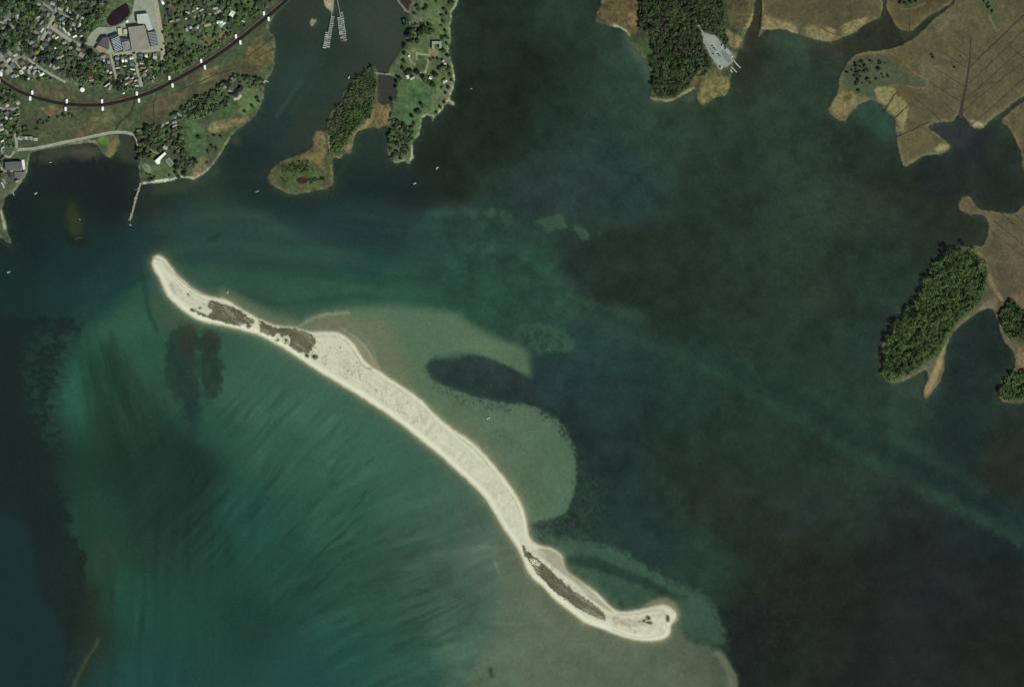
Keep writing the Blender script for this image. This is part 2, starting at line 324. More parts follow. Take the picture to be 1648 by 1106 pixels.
# wash flats beside the sandbar
overlay([(858,882),(893,886),(906,898),(906,910),(940,942),(978,978),(990,990),(960,972),(930,945),(900,920),(878,902)], (150,147,126), 2.5, 1, only=K, op=.95, tex=.15)
V = {}
V[0] = [(338,483),(346,485),(357,489),(374,493),(388,502),(399,509),(408,514),(408,521),(390,521),(385,526),(357,518),(330,511),(339,504),(343,498),(334,493)]
V[1] = [(311,499),(330,505),(334,511),(322,508)]
V[2] = [(415.7,514.7),(426,520),(441,527),(452,529),(472,527.5),(492,535),(503,540),(508.5,547.5),(504,561),(497,569),(485,569),(465,558),(468.5,544),(452,535),(437.5,543),(417.5,533),(420,525.6)]
V[3] = [(840.6,877),(849,888),(861,898),(882,914),(902,934),(923,952),(945.6,965),(973,988),(976,1002),(946,988),(917,972),(890,950),(864,924),(849,901),(841,888)]
overlay([(1122,26),(1130,46),(1140,54),(1154,57),(1168,70),(1179,84),(1184,98),(1170,110),(1158,116),(1147,100),(1138,86),(1128,70),(1129,54),(1119,38)], (104,104,86), 3.5, 3, only=3, tex=.3)
for kk, vv in V.items():
    sl, d = poly_sdf(vv, pad=14, wamp=3.5, wsc=4.0)
    a = sstep(-1.2, 1.2, d) * (cls[sl] == K)
    blend(LC, sl, a, (103,100,82))
    blend(LC, sl, a * sstep(.5, .7, n3[sl]) * .6, (82,86,60))
for (x, y, r) in [(454,540,4),(461,547,4),(460,552,3),(468,556,3),(494,573,4),(507,575,5.5),(400,525,5),(310,499,4),(322,495,3),(303,474,2),(452,532,4),(446,548,3),(853,893,3),(858,902,4),(1036,1000,4),(1043,995,5),(1046,1003,4),(1028,1002,3)]:
    t = np.linspace(0, 6.28, 9)[:-1]
    overlay(list(zip(x + r * np.cos(t), y + r * .8 * np.sin(t))), (94,92,68), 1.2, 2.0, 3.0)
overlay([(852,900),(862,900),(872,910),(862,912),(854,906)], (214,207,184), 1.2, 2, 3)
overlay([(975,990),(1000,996),(1030,997),(1045,1004),(1020,1010),(990,1006)], (150,140,116), 2, 3, 4, op=.6, tex=.45)
overlay([(1071,991),(1076,990),(1078,997),(1076,1004),(1072,1000)], (84,78,60), 1, .5)
stroke([(985,1014),(1015,1026),(1045,1028),(1066,1022),(1074,1010)], (170,160,136), 1.8, 1, .8)
stroke([(992,990),(1020,991),(1045,984),(1066,982),(1071,992),(1072,1006)], (166,156,132), 1.8, 1, .8)
stroke([(1066,975),(1080,981),(1084,992),(1079,1003)], (190,180,152), 3, 1.4, .6)

# fringe along every coast and overall mottle
for k, L in enumerate(LANDS):
    if k == 9: continue
    sl, d = SD[k]
    a = np.exp(-np.clip(d, 0, None) / L[4]) * (cls[sl] == k) * (d > 0) * (d < 40) * np.clip(.5 + 1.5 * (n1[sl] - .3), 0, 1) * .85
    if k in (0, 3): a = a * .75
    blend(LC, sl, a, L[3])
mm = (cls != 9)
f = 1 + .34 * (n1 - .5) + .40 * (n3 - .5) + .2 * (n2 - .5)
f = np.where((cls >= 4) & (cls <= 8), 1 + (f - 1) * .6, f)
LC[mm] *= f[mm][..., None]
tint = (fbm(GX / 12 + 70, GY / 12 + 5, 3) - .5) * np.where((cls >= 4) & (cls <= 8), .5, .8)
LC *= np.array((1.0, 1.032, 1.0))
LC[..., 0] *= np.where(mm, 1 + .13 * tint, 1); LC[..., 2] *= np.where(mm, .97 - .10 * tint, 1)
# wet sand edge
a9 = (1 - sstep(0, 3.5, d9)) * m9
blend(LC, sl9, a9 * .75, (166,159,130))
rip = np.sin((GX[sl9] * .80 + GY[sl9] * .60) / 2.1 + 4 * n2[sl9]) * sstep(.45, .6, fbm(GX[sl9] / 18 + 77, GY[sl9] / 18, 2)) * core * (GX[sl9] > 590)
LC[sl9] *= (1 + .035 * rip)[..., None]
fan = sstep(.5, .7, fbm((GX[sl9] * .6 - GY[sl9] * .8) / 5 + 3, (GX[sl9] * .8 + GY[sl9] * .6) / 30, 3)) * m9
blend(LC, sl9, fan * .35, (212,210,188))
sp = sstep(.66, .74, fbm(GX[sl9] / 2.6 + 13, GY[sl9] / 2.6, 2)) * sstep(.42, .62, n1[sl9]) * core
blend(LC, sl9, sp * (.25 + .35 * (GX[sl9] < 650)), (138,134,112))

# ------------------------------------------------------------------ water: what it looks like from above, then depth and bed colour from that
CP = """100 300 30 38 39;20 350 28 38 37;60 400 27 41 42;160 300 28 36 36;150 400 29 48 47;20 450 28 46 43;80 270 31 40 40;100 330 30 42 38;190 330 28 36 36
250 330 38 48 44;300 310 40 54 49;300 350 33 52 53;230 380 33 54 55;260 345 36 46 42;340 330 44 62 54;360 310 40 54 48
460 60 40 53 48;480 120 42 58 55;440 200 38 52 52;400 250 33 45 44;380 300 33 46 45;560 70 47 57 50;600 50 54 64 56;635 50 52 62 55;500 90 42 56 53;560 120 48 58 52;490 30 48 56 50;540 90 40 52 49;490 200 46 56 50
600 240 36 50 46;560 290 31 45 43;500 330 32 46 45;450 330 33 49 48;415 320 34 46 44;600 300 30 42 41;610 220 38 54 47
800 60 33 43 37;760 150 32 42 36;850 100 31 41 35;700 260 32 40 34;780 220 30 39 31;900 30 42 56 47;930 100 37 49 42;660 320 32 40 40;740 300 31 39 33;890 200 36 49 46;840 20 34 45 40;820 180 30 39 32;640 290 31 42 42
960 220 42 60 58;1000 270 41 59 60;1020 330 40 58 57;940 290 42 57 57;860 310 41 55 55;1040 210 46 64 56;1000 120 40 58 52;960 130 40 55 48;980 80 44 58 54;1020 110 48 66 60
1100 200 41 57 49;1150 250 38 50 42;1250 180 42 56 45;1300 250 43 57 46;1300 330 43 57 47;1280 400 41 55 43;1400 330 40 50 40;1450 300 38 48 39;1200 350 38 50 44;1100 450 37 48 40;1050 400 37 47 39;960 420 36 45 43;1000 440 35 46 39;1200 480 38 50 43;1350 480 38 48 39;1410 450 36 52 46;1350 100 40 51 45;1280 80 48 62 52;1400 70 42 44 38;1230 110 42 54 44;1205 100 40 44 36;1219 20 46 43 37;1470 55 44 43 38;1340 140 38 50 44;1300 160 40 54 46;1150 190 40 54 44
1420 195 42 64 60;1395 240 36 45 39;1500 285 34 42 42;1560 230 35 41 44;1620 240 37 47 42;1550 205 44 50 54;1600 300 33 42 40;1500 350 36 45 39;1580 370 42 50 42;1440 270 36 46 40;1360 220 37 48 40
1395 550 34 50 48;1560 570 32 42 42;1590 640 34 46 44;1440 660 38 54 48;1540 700 33 46 46;1625 740 40 44 38;1600 860 30 44 46;1560 620 34 46 46;1460 620 40 54 50;1340 560 36 50 44
1100 640 36 55 52;1200 680 36 52 48;1000 640 35 50 50;1100 750 37 49 44;1000 800 35 50 51;1200 850 36 45 43;1300 950 33 41 34;1200 1000 32 39 39;1400 1050 33 39 38;1500 950 34 40 41;1600 1050 34 38 37;1600 920 32 40 40;1250 910 37 46 36;950 700 35 50 50;1050 880 34 50 49;1140 920 38 56 50;1300 820 36 46 44;1450 880 34 42 42;1150 800 38 48 42;980 900 36 54 50;1000 600 36 54 54;930 590 36 54 56;1250 640 36 52 46;880 600 38 54 56
600 420 38 66 62;500 380 37 60 60;450 440 44 75 65;380 380 38 62 62;550 460 42 76 66;640 440 42 74 65;700 450 40 70 61;780 400 42 68 62;820 375 43 65 61;850 430 42 67 58;880 480 41 64 58;700 400 42 69 67;600 350 35 54 52;520 350 34 54 52;430 370 42 66 62;320 400 38 64 62;340 440 48 78 68;420 480 46 74 64;470 490 52 80 68;560 480 50 82 70;650 470 46 80 68;760 470 42 74 62;820 500 42 74 62;880 540 44 70 62;940 560 38 60 58;700 370 44 66 64;560 400 34 58 58;640 380 37 58 56;750 350 44 62 60
180 540 48 86 73;130 640 42 82 71;230 560 44 78 66;200 680 34 58 49;200 760 29 53 46;300 740 29 49 46;380 620 54 86 75;420 640 54 90 77;500 650 57 94 79;560 720 54 91 77;450 720 48 85 73;650 780 54 90 78;400 830 35 74 66;550 830 44 81 71;250 880 33 58 52;180 820 35 64 56;200 950 33 70 60;300 1000 33 68 60;400 1000 31 60 54;600 950 42 73 63;700 860 52 83 71;780 880 74 94 82;700 950 50 79 67;650 1050 42 77 69;560 1050 35 74 66;740 1050 60 92 78;450 560 60 92 78;240 480 46 76 66;160 480 34 62 58;100 480 30 52 50;220 520 52 86 70;330 880 33 62 55;460 930 36 70 62;340 690 40 76 66;600 690 56 92 78;720 790 60 92 80;770 830 66 90 80;500 1090 34 70 66;250 1090 32 66 62;680 1090 46 80 72;110 420 29 48 47;190 430 31 54 55;90 500 30 52 48
30 600 28 42 41;40 720 28 38 37;70 850 31 36 35;20 900 28 52 53;20 1050 28 48 51;110 980 33 40 36;60 970 30 46 46;10 540 28 43 41;30 500 29 46 44;130 850 34 62 54;160 900 38 62 50"""
cp = np.array([[float(v) for v in t.split()] for t in CP.replace('\n', ';').split(';') if t.strip()])
cx = np.arange(-40, 1700, 8.0); cy = np.arange(-40, 1160, 8.0)
AX, AY = np.meshgrid(cx, cy)
WXw, WYw = warp(AX, AY, 9, 40)
num = np.zeros(AX.shape + (3,)); den = np.zeros(AX.shape)
for r in cp:
    d2 = (WXw - r[0]) ** 2 + (WYw - r[1]) ** 2
    w = 1.0 / (d2 + 350.0) ** 1.9
    num += w[..., None] * r[2:5]; den += w
ctrl = num / den[..., None]
fx = np.clip((GX + 40) / 8, 0, len(cx) - 1.001); fy = np.clip((GY + 40) / 8, 0, len(cy) - 1.001)
ix = fx.astype(int); iy = fy.astype(int); tx = (fx - ix)[..., None]; ty = (fy - iy)[..., None]
WC = (ctrl[iy, ix] * (1 - tx) + ctrl[iy, ix + 1] * tx) * (1 - ty) + (ctrl[iy + 1, ix] * (1 - tx) + ctrl[iy + 1, ix + 1] * tx) * ty

def shoal(pts, c, soft=4, wamp=4, wsc=10, op=1.0, smooth=1, rag=0.0, ragsc=3.0, tex=0.0):
    sl, d = poly_sdf(pts, pad=soft * 2 + 12, wamp=wamp, wsc=wsc, smooth=smooth)
    if rag: d = d + rag * 2 * (fbm(GX[sl] / ragsc + 11, GY[sl] / ragsc, 3) - .5)
    a = sstep(-soft, soft, d) * op
    if tex: a = a * (1 - tex * sstep(.42, .62, fbm(GX[sl] / 7 + 5, GY[sl] / 11, 4)))
    blend(WC, sl, a, c)
def wstroke(pts, c, w, soft, op=1.0, wamp=2.0): stroke(pts, c, w, soft, op, wamp, F=WC)

# the western eelgrass edge
shoal([(-60,500),(60,514),(126,517),(120,532),(104,556),(92,590),(82,640),(74,680),(80,740),(94,800),(112,850),(132,890),(142,940),(150,960),(140,1010),(110,1040),(100,1130),(-60,1130)], (29,40,39), 6, 6, 12, .88, rag=16, ragsc=9)
wu, wv = warp(GX, GY, 5, 12)
wz = sstep(.40, .56, fbm(wu / 9 + wv / 14 + 3, wv / 4.5 - wu / 16, 3))
sl, d = poly_sdf([(40,530),(112,530),(116,560),(96,620),(92,680),(112,720),(84,730),(60,690),(34,640)], pad=30, wamp=6, wsc=14)
blend(WC, sl, sstep(-14, 14, d) * (1 - wz[sl]) * .5, (41,70,61)); blend(WC, sl, sstep(-16, 10, d) * wz[sl] * .5, (31,46,43))
shoal([(-60,815),(28,830),(50,855),(54,900),(62,960),(96,1000),(104,1050),(98,1130),(-60,1130)], (28,49,50), 8, 3, 20, .75)
shoal([(135,940),(165,930),(180,985),(182,1040),(160,1060),(130,1080),(120,1040)], (37,50,40), 14, 8, 14, .5, rag=8, ragsc=6)
wstroke([(158,1030),(150,1046),(138,1066),(128,1085),(116,1110)], (72,80,60), 5, 4.5, .75, 3)
wstroke([(150,1052),(138,1078),(128,1106)], (44,44,34), 3, 2, .7)
# fan of dark grass west
shoal([(168,535),(205,590),(240,670),(285,730),(335,765),(345,830),(255,860),(185,780),(145,690),(132,600)], (32,54,46), 18, 8, 30, .62)
shoal([(172,520),(200,560),(232,640),(262,720),(240,730),(210,660),(182,590)], (36,62,50), 10, 4, 20, .55)
wstroke([(140,540),(150,600),(168,680)], (34,60,52), 8, 7, .5); wstroke([(150,530),(172,600),(195,670)], (40,74,62), 5, 5, .5); wstroke([(128,570),(140,640),(150,720)], (36,64,54), 6, 5, .5)
shoal([(205,700),(300,690),(345,740),(350,800),(335,870),(260,890),(185,840),(165,750)], (29,50,46), 34, 10, 30, .6)
# spit approaches
wstroke([(88,470),(150,485),(190,465),(240,440)], (30,54,54), 12, 9, .6); wstroke([(130,495),(170,492)], (34,62,56), 7, 6, .6)
wstroke([(230,445),(238,500),(252,530)], (30,58,54), 5, 5, .8)
shoal([(236,470),(262,490),(300,512),(330,528),(300,540),(270,540),(250,520)], (62,80,62), 9, 4, 12, .7)
shoal([(297,521),(315,524),(319,548),(316,575),(319,607),(322,628),(314,660),(303,684),(292,650),(275,628),(264,604),(266,568),(272,542),(285,530)], (35,50,48), 6, 4, 9, .78, rag=8, ragsc=7, tex=.2)
shoal([(298,522),(314,524),(318,550),(314,572),(296,566),(280,556)], (50,52,44), 7, 4, 8, .6, rag=8, ragsc=5)
shoal([(326,531),(346,530),(353,553),(356,589),(358,615),(349,640),(333,646),(323,620),(320,575),(322,550)], (34,49,46), 5.5, 4, 9, .78, rag=8, ragsc=7, tex=.2)
shoal([(328,532),(345,532),(350,556),(340,566),(326,560)], (46,48,42), 6, 4, 8, .6, rag=8, ragsc=5)
shoal([(300,640),(325,640),(320,690),(306,712),(298,690)], (33,54,52), 9, 5, 10, .7)
wstroke([(323,560),(322,600),(326,630)], (48,74,64), 3, 2.5, .5)
wstroke([(345,455),(380,468),(420,486),(470,490),(540,478),(600,472)], (38,66,60), 7, 6, .6)
wstroke([(360,470),(395,488),(430,508),(470,518)], (92,104,86), 16, 10, .75)
wstroke([(270,404),(330,392),(400,392),(470,410),(540,416)], (52,80,70), 10, 12, .55, 4); wstroke([(300,352),(360,340),(420,346),(465,375),(520,398),(580,412)], (56,80,70), 8, 9, .6, 4)
wstroke([(560,470),(640,462),(740,466),(820,480)], (52,84,72), 12, 12, .5, 4); wstroke([(660,350),(740,338),(800,350),(850,372)], (50,74,68), 8, 10, .5, 4); wstroke([(300,470),(340,478),(400,500),(440,516)], (84,98,80), 10, 9, .6, 3)
wstroke([(285,430),(330,440),(400,446),(480,452),(560,462)], (46,80,66), 14, 12, .5)
wstroke([(300,360),(350,345),(410,345),(450,368),(480,395),(540,405),(570,420)], (56,78,66), 5, 5, .5)
shoal([(230,350),(330,328),(420,336),(475,366),(560,392),(590,425),(490,442),(390,434),(310,405),(270,392)], (45,71,65), 22, 8, 24, .6)
shoal([(470,340),(600,330),(700,350),(700,395),(560,400),(480,370)], (37,58,57), 26, 10, 30, .5)
wstroke([(400,425),(480,425),(560,435),(640,425),(720,435)], (34,62,58), 10, 9, .45)
wstroke([(340,385),(352,378)], (30,48,46), 8, 6, .6)
# shoal north of the bar
shoal([(488,530),(482,518),(510,502),(560,494),(620,490),(700,496),(738,504),(760,520),(784,537),(816,550),(849,561),(853,580),(856,608),(835,602),(796,583),(764,568),(738,570),(705,576),(680,588),(700,612),(660,640),(600,600),(560,560)], (83,106,85), 11, 3, 14, .95)
shoal([(500,530),(490,520),(520,506),(570,503),(620,508),(640,540),(650,590),(670,630),(620,604),(590,582),(565,545),(530,532)], (104,109,90), 16, 3, 14, .7)
shoal([(560,540),(580,545),(600,570),(618,600),(600,592),(584,574)], (136,132,112), 4, 1.5, 8, .8)
wstroke([(480,528),(500,512),(530,505),(560,503)], (136,134,112), 5, 4, .85)
shoal([(500,522),(530,512),(560,508),(556,520),(530,528),(505,532)], (112,106,90), 5, 2, 10, .8)
wstroke([(548,528),(572,540),(590,560),(602,582),(610,594)], (150,146,124), 2.5, 2, .7); wstroke([(560,522),(590,545),(606,575)], (128,126,106), 3, 2.5, .5)
shoal([(815,525),(860,520),(905,528),(925,545),(920,566),(880,566),(852,560),(830,548)], (54,84,71), 6, 5, 10, .8, rag=6, ragsc=5)
shoal([(660,628),(672,606),(690,610),(720,623),(747,633),(777,641),(810,648),(850,652),(885,662),(905,680),(918,700),(927,730),(928,770),(924,800),(911,828),(880,838),(856,842),(846,828),(820,781),(777,729),(726,689),(680,646)], (79,102,84), 2.6, 2, 10, .97, rag=3.5, ragsc=4)
shoal([(690,640),(740,660),(780,690),(830,760),(850,820),(838,806),(800,755),(760,712)], (84,104,84), 14, 3, 14, .6)
shoal([(684,584),(705,578),(732,579),(757,570),(780,573),(822,592),(852,611),(866,640),(840,646),(800,640),(777,639),(747,631),(705,614),(690,603)], (41,55,55), 3, 2, 8, .9, rag=3.5, ragsc=3.5)
for (x, y, r) in [(888,660,16),(915,690,14),(870,850,14),(905,845,12),(930,840,18),(950,800,16),(940,770,10),(880,870,10)]:
    t = np.linspace(0, 6.28, 10)[:-1]
    shoal(list(zip(x + r * np.cos(t), y + r * .6 * np.sin(t))), (36,48,48), 5, 6, 6, .7, rag=14, ragsc=4)
def speckle(pts, c, soft, sc, lo, op, seed):
    sl, d = poly_sdf(pts, pad=soft * 2 + 8, wamp=5, wsc=10)
    t = sstep(lo, lo + .10, fbm(GX[sl] / sc + seed, GY[sl] / sc + seed * 2, 3))
    blend(WC, sl, sstep(-soft, soft, d) * t * op * .65, c)
speckle([(870,842),(912,830),(930,780),(960,760),(985,790),(960,850),(920,880),(880,880)], (58,76,62), 10, 3.4, .44, .6, 3.0)
speckle([(880,838),(915,826),(936,836),(930,860),(890,864)], (34,46,46), 8, 4.5, .46, .85, 9.0)
speckle([(840,646),(890,656),(920,690),(940,740),(925,740),(905,690),(880,664)], (36,50,48), 7, 3.4, .46, .8, 14.0)
speckle([(925,720),(945,730),(950,800),(925,812)], (60,74,62), 8, 3.4, .50, .5, 19.0)
speckle([(690,610),(740,634),(777,646),(830,652),(830,668),(760,660),(700,630)], (44,60,54), 5, 2.8, .54, .8, 25.0)
speckle([(820,530),(900,530),(925,560),(860,566)], (36,52,50), 8, 4.0, .52, .7, 29.0)
speckle([(1000,900),(1060,910),(1130,950),(1160,990),(1110,970),(1040,935)], (36,52,46), 8, 3.4, .50, .6, 33.0)
# northern sand flat and its patches
shoal([(660,345),(764,333),(829,355),(848,386),(881,410),(897,443),(900,478),(880,520),(800,510),(700,480),(640,440)], (43,70,63), 5, 4, 12, .55, rag=5, ragsc=6)
for pts, c in (([(852,358),(874,350),(900,343),(912,350),(910,368),(893,366),(886,376),(878,372),(874,363)], (58,78,66)), ([(920,361),(933,359),(949,376),(947,388),(934,382)], (54,74,65)),
               ([(778,342),(786,334),(797,336),(796,348),(784,352)], (54,76,66)), ([(802,338),(815,338),(830,353),(818,366),(806,356)], (54,76,66)), ([(959,374),(966,373),(965,380)], (52,70,62)), ([(756,340),(766,336),(770,350),(760,356)], (52,74,66))):
    shoal(pts, c, 2.2, 2.5, 6, .85, rag=4, ragsc=4)
shoal([(900,395),(950,390),(960,420),(940,460),(912,450)], (35,44,45), 14, 6, 14, .7)
shoal([(740,415),(820,405),(870,430),(860,450),(800,432),(750,432)], (36,56,50), 8, 8, 10, .6, rag=10, ragsc=6)
shoal([(912,462),(949,487),(995,488),(1040,501),(1048,523),(1024,524),(985,506),(940,493),(913,480)], (46,66,54), 6, 4, 9, .6, rag=9, ragsc=5)
# dredged channel
wstroke([(930,500),(1000,530),(1060,560),(1180,612),(1300,690),(1420,750),(1540,812),(1660,872)], (44,70,62), 16, 15, .62, 6)
wstroke([(1090,560),(1220,596),(1330,640),(1440,705),(1580,790)], (40,64,57), 17, 15, .5, 6)
wstroke([(1120,560),(1250,632),(1400,712),(1530,780),(1680,850)], (30,50,51), 15, 14, .55, 5)
wstroke([(1480,790),(1540,815),(1600,850),(1640,875)], (46,70,58), 10, 8, .55, 7)
wstroke([(1440,650),(1420,668),(1470,680)], (44,62,54), 12, 9, .4, 6)
# shoals at the south end
shoal([(858,862),(905,862),(1009,886),(1035,914),(1086,937),(1142,962),(1160,998),(1171,1026),(1166,1050),(1137,1041),(1106,1034),(1088,1003),(1040,985),(980,976),(930,930),(905,900)], (58,83,71), 8, 5, 10, .85, rag=10, ragsc=6)
shoal([(860,870),(880,868),(905,880),(890,884)], (40,50,48), 5, 4, 6, .7, rag=6, ragsc=4)
shoal([(905,899),(943,893),(974,903),(1009,918),(1048,934),(1088,956),(1110,963),(1081,963),(1035,948),(997,930),(958,916),(923,913)], (38,55,50), 5, 3, 9, .85, rag=4, ragsc=5)
shoal([(985,980),(998,986),(960,952)], (40,58,52), 6, 2, 9, .6)
shoal([(1034,976),(1048,966),(1066,962),(1082,966),(1092,980),(1094,994),(1086,1004),(1080,985),(1060,978)], (124,122,100), 5, 1.5, 8, .9)
shoal([(790,872),(836,895),(860,940),(900,975),(945,1008),(1000,1030),(1060,1036),(1082,1010),(1090,1003),(1106,1034),(1137,1041),(1162,1050),(1176,1072),(1189,1092),(1186,1130),(730,1130),(770,1060),(800,1000),(800,930)], (91,102,86), 8, 4, 14, .6)
shoal([(838,892),(870,950),(912,990),(960,1018),(1030,1038),(1075,1020),(1090,1003),(1106,1034),(1137,1041),(1162,1050),(1176,1072),(1189,1092),(1186,1130),(840,1130),(830,1040),(845,980)], (93,103,87), 6, 4, 14, .55)
shoal([(790,890),(836,900),(860,950),(900,1010),(900,1130),(760,1130),(780,1050),(800,980)], (84,102,85), 26, 10, 24, .6)
shoal([(775,880),(800,890),(812,940),(810,1000),(780,1060),(740,1120),(700,1120),(750,1050),(780,990),(780,930)], (74,98,84), 22, 8, 20, .6)
shoal([(1145,1048),(1162,1051),(1176,1072),(1188,1092),(1186,1130),(1170,1130),(1172,1090),(1158,1066)], (108,111,90), 3.5, 1.5, 8, .8)
shoal([(860,965),(900,1000),(960,1030),(1030,1050),(980,1060),(900,1040),(860,1010)], (96,106,90), 20, 8, 20, .5)
shoal([(850,1040),(960,1045),(1060,1075),(1080,1130),(860,1130)], (86,98,82), 20, 10, 20, .6)
wstroke([(790,1003),(830,1006),(880,1000)], (104,112,100), 4, 4, .5); wstroke([(700,895),(760,884),(800,884)], (84,104,90), 8, 7, .5)
wstroke([(796,905),(802,925)], (124,138,134), 3, 2.5, .6); wstroke([(770,880),(798,884)], (110,120,108), 3, 2.5, .5)
for (x, y, l, c) in [(840,1035,40,(78,94,80)),(890,1060,50,(80,96,80)),(820,1090,36,(88,110,98)),(930,1085,60,(88,98,78)),(870,1010,30,(76,92,80))]:
    wstroke([(x - l / 2, y - l / 4), (x + l / 2, y + l / 4)], c, 10, 9, .5, 4)
wstroke([(788,1078),(792,1088)], (40,56,48), 5, 3.5, .8)
# upper harbour
shoal([(452,120),(480,90),(505,70),(520,90),(480,140),(452,180),(440,200)], (46,64,60), 12, 5, 18, .45)
wstroke([(446,186),(470,150),(486,128)], (54,74,68), 5, 4, .6); wstroke([(468,180),(500,135)], (46,64,60), 5, 5, .5)
shoal([(104,338),(116,320),(126,340),(134,362),(124,382),(108,372)], (52,58,38), 8, 4, 10, .8)
shoal([(108,372),(128,380),(145,378),(140,395),(115,395),(100,385)], (36,34,30), 8, 6, 10, .65)
wstroke([(122,384),(131,381)], (96,82,58), 2, 1.5, .7)
shoal([(200,344),(216,340),(222,352),(212,364),(202,358)], (46,54,50), 6, 4, 8, .7)
shoal([(244,298),(275,293),(330,282),(350,262),(356,270),(335,296),(280,312),(245,312)], (54,66,54), 8, 3, 10, .7)
shoal([(376,214),(388,220),(388,232),(374,232)], (60,70,58), 6, 3, 8, .6)
shoal([(428,290),(445,305),(470,318),(520,312),(545,300),(560,270),(575,240),(590,215),(560,255),(540,290),(470,308)], (46,56,46), 12, 8, 10, .55, rag=10, ragsc=6)
shoal([(604,120),(636,122),(639,140),(634,162),(612,168),(606,150)], (56,54,54), 3, 1, 8, .95)
shoal([(640,-60),(660,-60),(660,0),(656,16),(640,2)], (56,48,42), 3, 1, 8, .95)
shoal([(625,170),(640,168),(640,180),(630,180)], (60,54,44), 3, 1, 8, .6)
shoal([(190,216),(214,217),(220,240),(222,262),(205,262),(188,252),(192,236)], (62,62,52), 8, 2, 10, .8)
shoal([(60,242),(106,230),(160,234),(170,250),(150,256),(110,254),(70,262),(52,258)], (66,66,56), 9, 4, 10, .75, rag=6, ragsc=6)
shoal([(112,240),(150,236),(158,248),(120,252)], (84,76,64), 8, 4, 8, .6)
shoal([(1000,48),(1018,60),(1040,95),(1048,115),(1040,125),(1020,90)], (74,90,80), 9, 3, 10, .6)
shoal([(1060,166),(1110,156),(1122,166),(1160,160),(1100,180),(1060,176)], (52,66,54), 8, 5, 9, .6)
shoal([(1095,158),(1118,148),(1120,158),(1105,164)], (74,88,80), 5, 2, 8, .6)
shoal([(1226,50),(1290,58),(1330,70),(1300,80),(1240,75)], (62,80,68), 10, 4, 10, .55)
shoal([(1200,40),(1224,-60),(1216,-60),(1215,0),(1205,50),(1188,85),(1196,108),(1212,90),(1222,60)], (46,44,37), 5, 2, 10, .8)
shoal([(1280,62),(1340,72),(1400,42),(1420,22),(1440,50),(1478,44),(1530,4),(1544,-8),(1522,16),(1498,34),(1458,70),(1380,86),(1340,110)], (47,48,41), 14, 5, 14, .75)
shoal([(1385,166),(1420,166),(1440,190),(1442,220),(1420,215),(1390,200),(1366,195)], (46,68,64), 12, 3, 14, .6)
shoal([(1490,203),(1535,198),(1545,184),(1570,205),(1556,240),(1532,232),(1510,215)], (46,52,55), 8, 2, 14, .7)
shoal([(1400,560),(1430,540),(1480,470),(1530,400),(1590,382),(1560,385),(1500,415),(1460,470),(1420,530),(1405,600),(1430,626)], (46,54,44), 8, 4, 8, .5)
shoal([(1460,615),(1490,600),(1480,640),(1440,640)], (54,64,58), 12, 6, 9, .4, rag=8, ragsc=5)
shoal([(1610,720),(1660,700),(1660,770),(1620,765)], (42,43,37), 18, 8, 12, .45, rag=10, ragsc=8)
# brighter sand glow round the bar
a = np.exp(-np.clip(-d9, 0, None) / 3.3) * (d9 < 0) * (d9 > -45)
asym = .75 + .25 * fbm(GX[sl9] / 30, GY[sl9] / 30)
far9 = np.exp(-np.clip(-d9, 0, None) / 11.0) * (d9 < 0) * (d9 > -45)
blend(WC, sl9, np.clip(far9 * .35, 0, 1), (104,110,86))
blend(WC, sl9, np.clip(a * asym * 1.0, 0, 1), (152,147,120))
for k in (0, 1, 2, 3, 4, 5, 6, 7, 8, 10, 11):
    sl, d = SD[k]
    nr = np.exp(-np.clip(-d, 0, None) / 9.0) * (d < 0) * (d > -30) * sstep(.46, .60, fbm(GX[sl] / 5 + 21, GY[sl] / 5, 3))
    blend(WC, sl, nr * .45, (56,68,52))
    a = np.exp(-np.clip(-d, 0, None) / 2.6) * (d < 0) * (d > -30) * np.clip(.1 + 1.3 * (n1[sl] - .25), 0, 1) * .75
    blend(WC, sl, a, (70,72,58))
# current-drawn streaks on the bed, following three directions
def streak(ang, sc_l, sc_w, seed):
    c, s_ = math.cos(ang), math.sin(ang)
    wx, wy = warp(GX, GY, 10, 120)
    u = wx * c + wy * s_; v = -wx * s_ + wy * c
    return fbm(u / sc_l + seed, v / sc_w + seed * 2, 4) - .5
def zone(x, y, r): return np.exp(-(((GX - x) / r) ** 2 + ((GY - y) / r) ** 2))
inb = (sstep(40, 120, GX) * (1 - sstep(760, 900, GX)) * sstep(470, 560, GY))
z1 = zone(170, 640, 130); z2 = zone(430, 760, 170); z3 = zone(660, 960, 170); z4 = zone(250, 980, 160)
st = (z1 * streak(1.25, 110, 7, 3.3) * 1.1 + z2 * streak(2.30, 90, 7, 9.1) * 1.5 + z3 * streak(2.72, 90, 10, 15.7) * 1.9 + z4 * streak(1.6, 120, 10, 21.9) * .9) * inb
dk = sstep(.09, .20, z2 * streak(2.28, 60, 5.5, 31.1) + z3 * streak(2.66, 80, 9, 37.3)) * inb
WC *= (1 + np.clip(st, -.4, .4) * (.10 + .30 * sstep(.35, .7, fbm(GX / 55 + 8, GY / 55, 2))))[..., None]
sk = sstep(.12, .26, zone(500, 900, 90) * 1.3 * streak(2.36, 70, 4.5, 51.1) + (zone(640, 970, 110) * 1.2 + zone(720, 1010, 70) * .8) * streak(2.66, 70, 7, 57.3) + zone(590, 800, 80) * 1.1 * streak(2.45, 50, 5, 63.3)) * inb
WC = WC * (1 - .16 * dk[..., None]) + np.array((34, 58, 50)) * (.16 * dk[..., None])
WC = WC * (1 - .45 * sk[..., None]) + np.array((30, 52, 44)) * (.45 * sk[..., None])
z5 = zone(600, 420, 200) * (GY < 480)
WC *= (1 + z5 * streak(0.08, 130, 14, 41.0) * .26)[..., None]
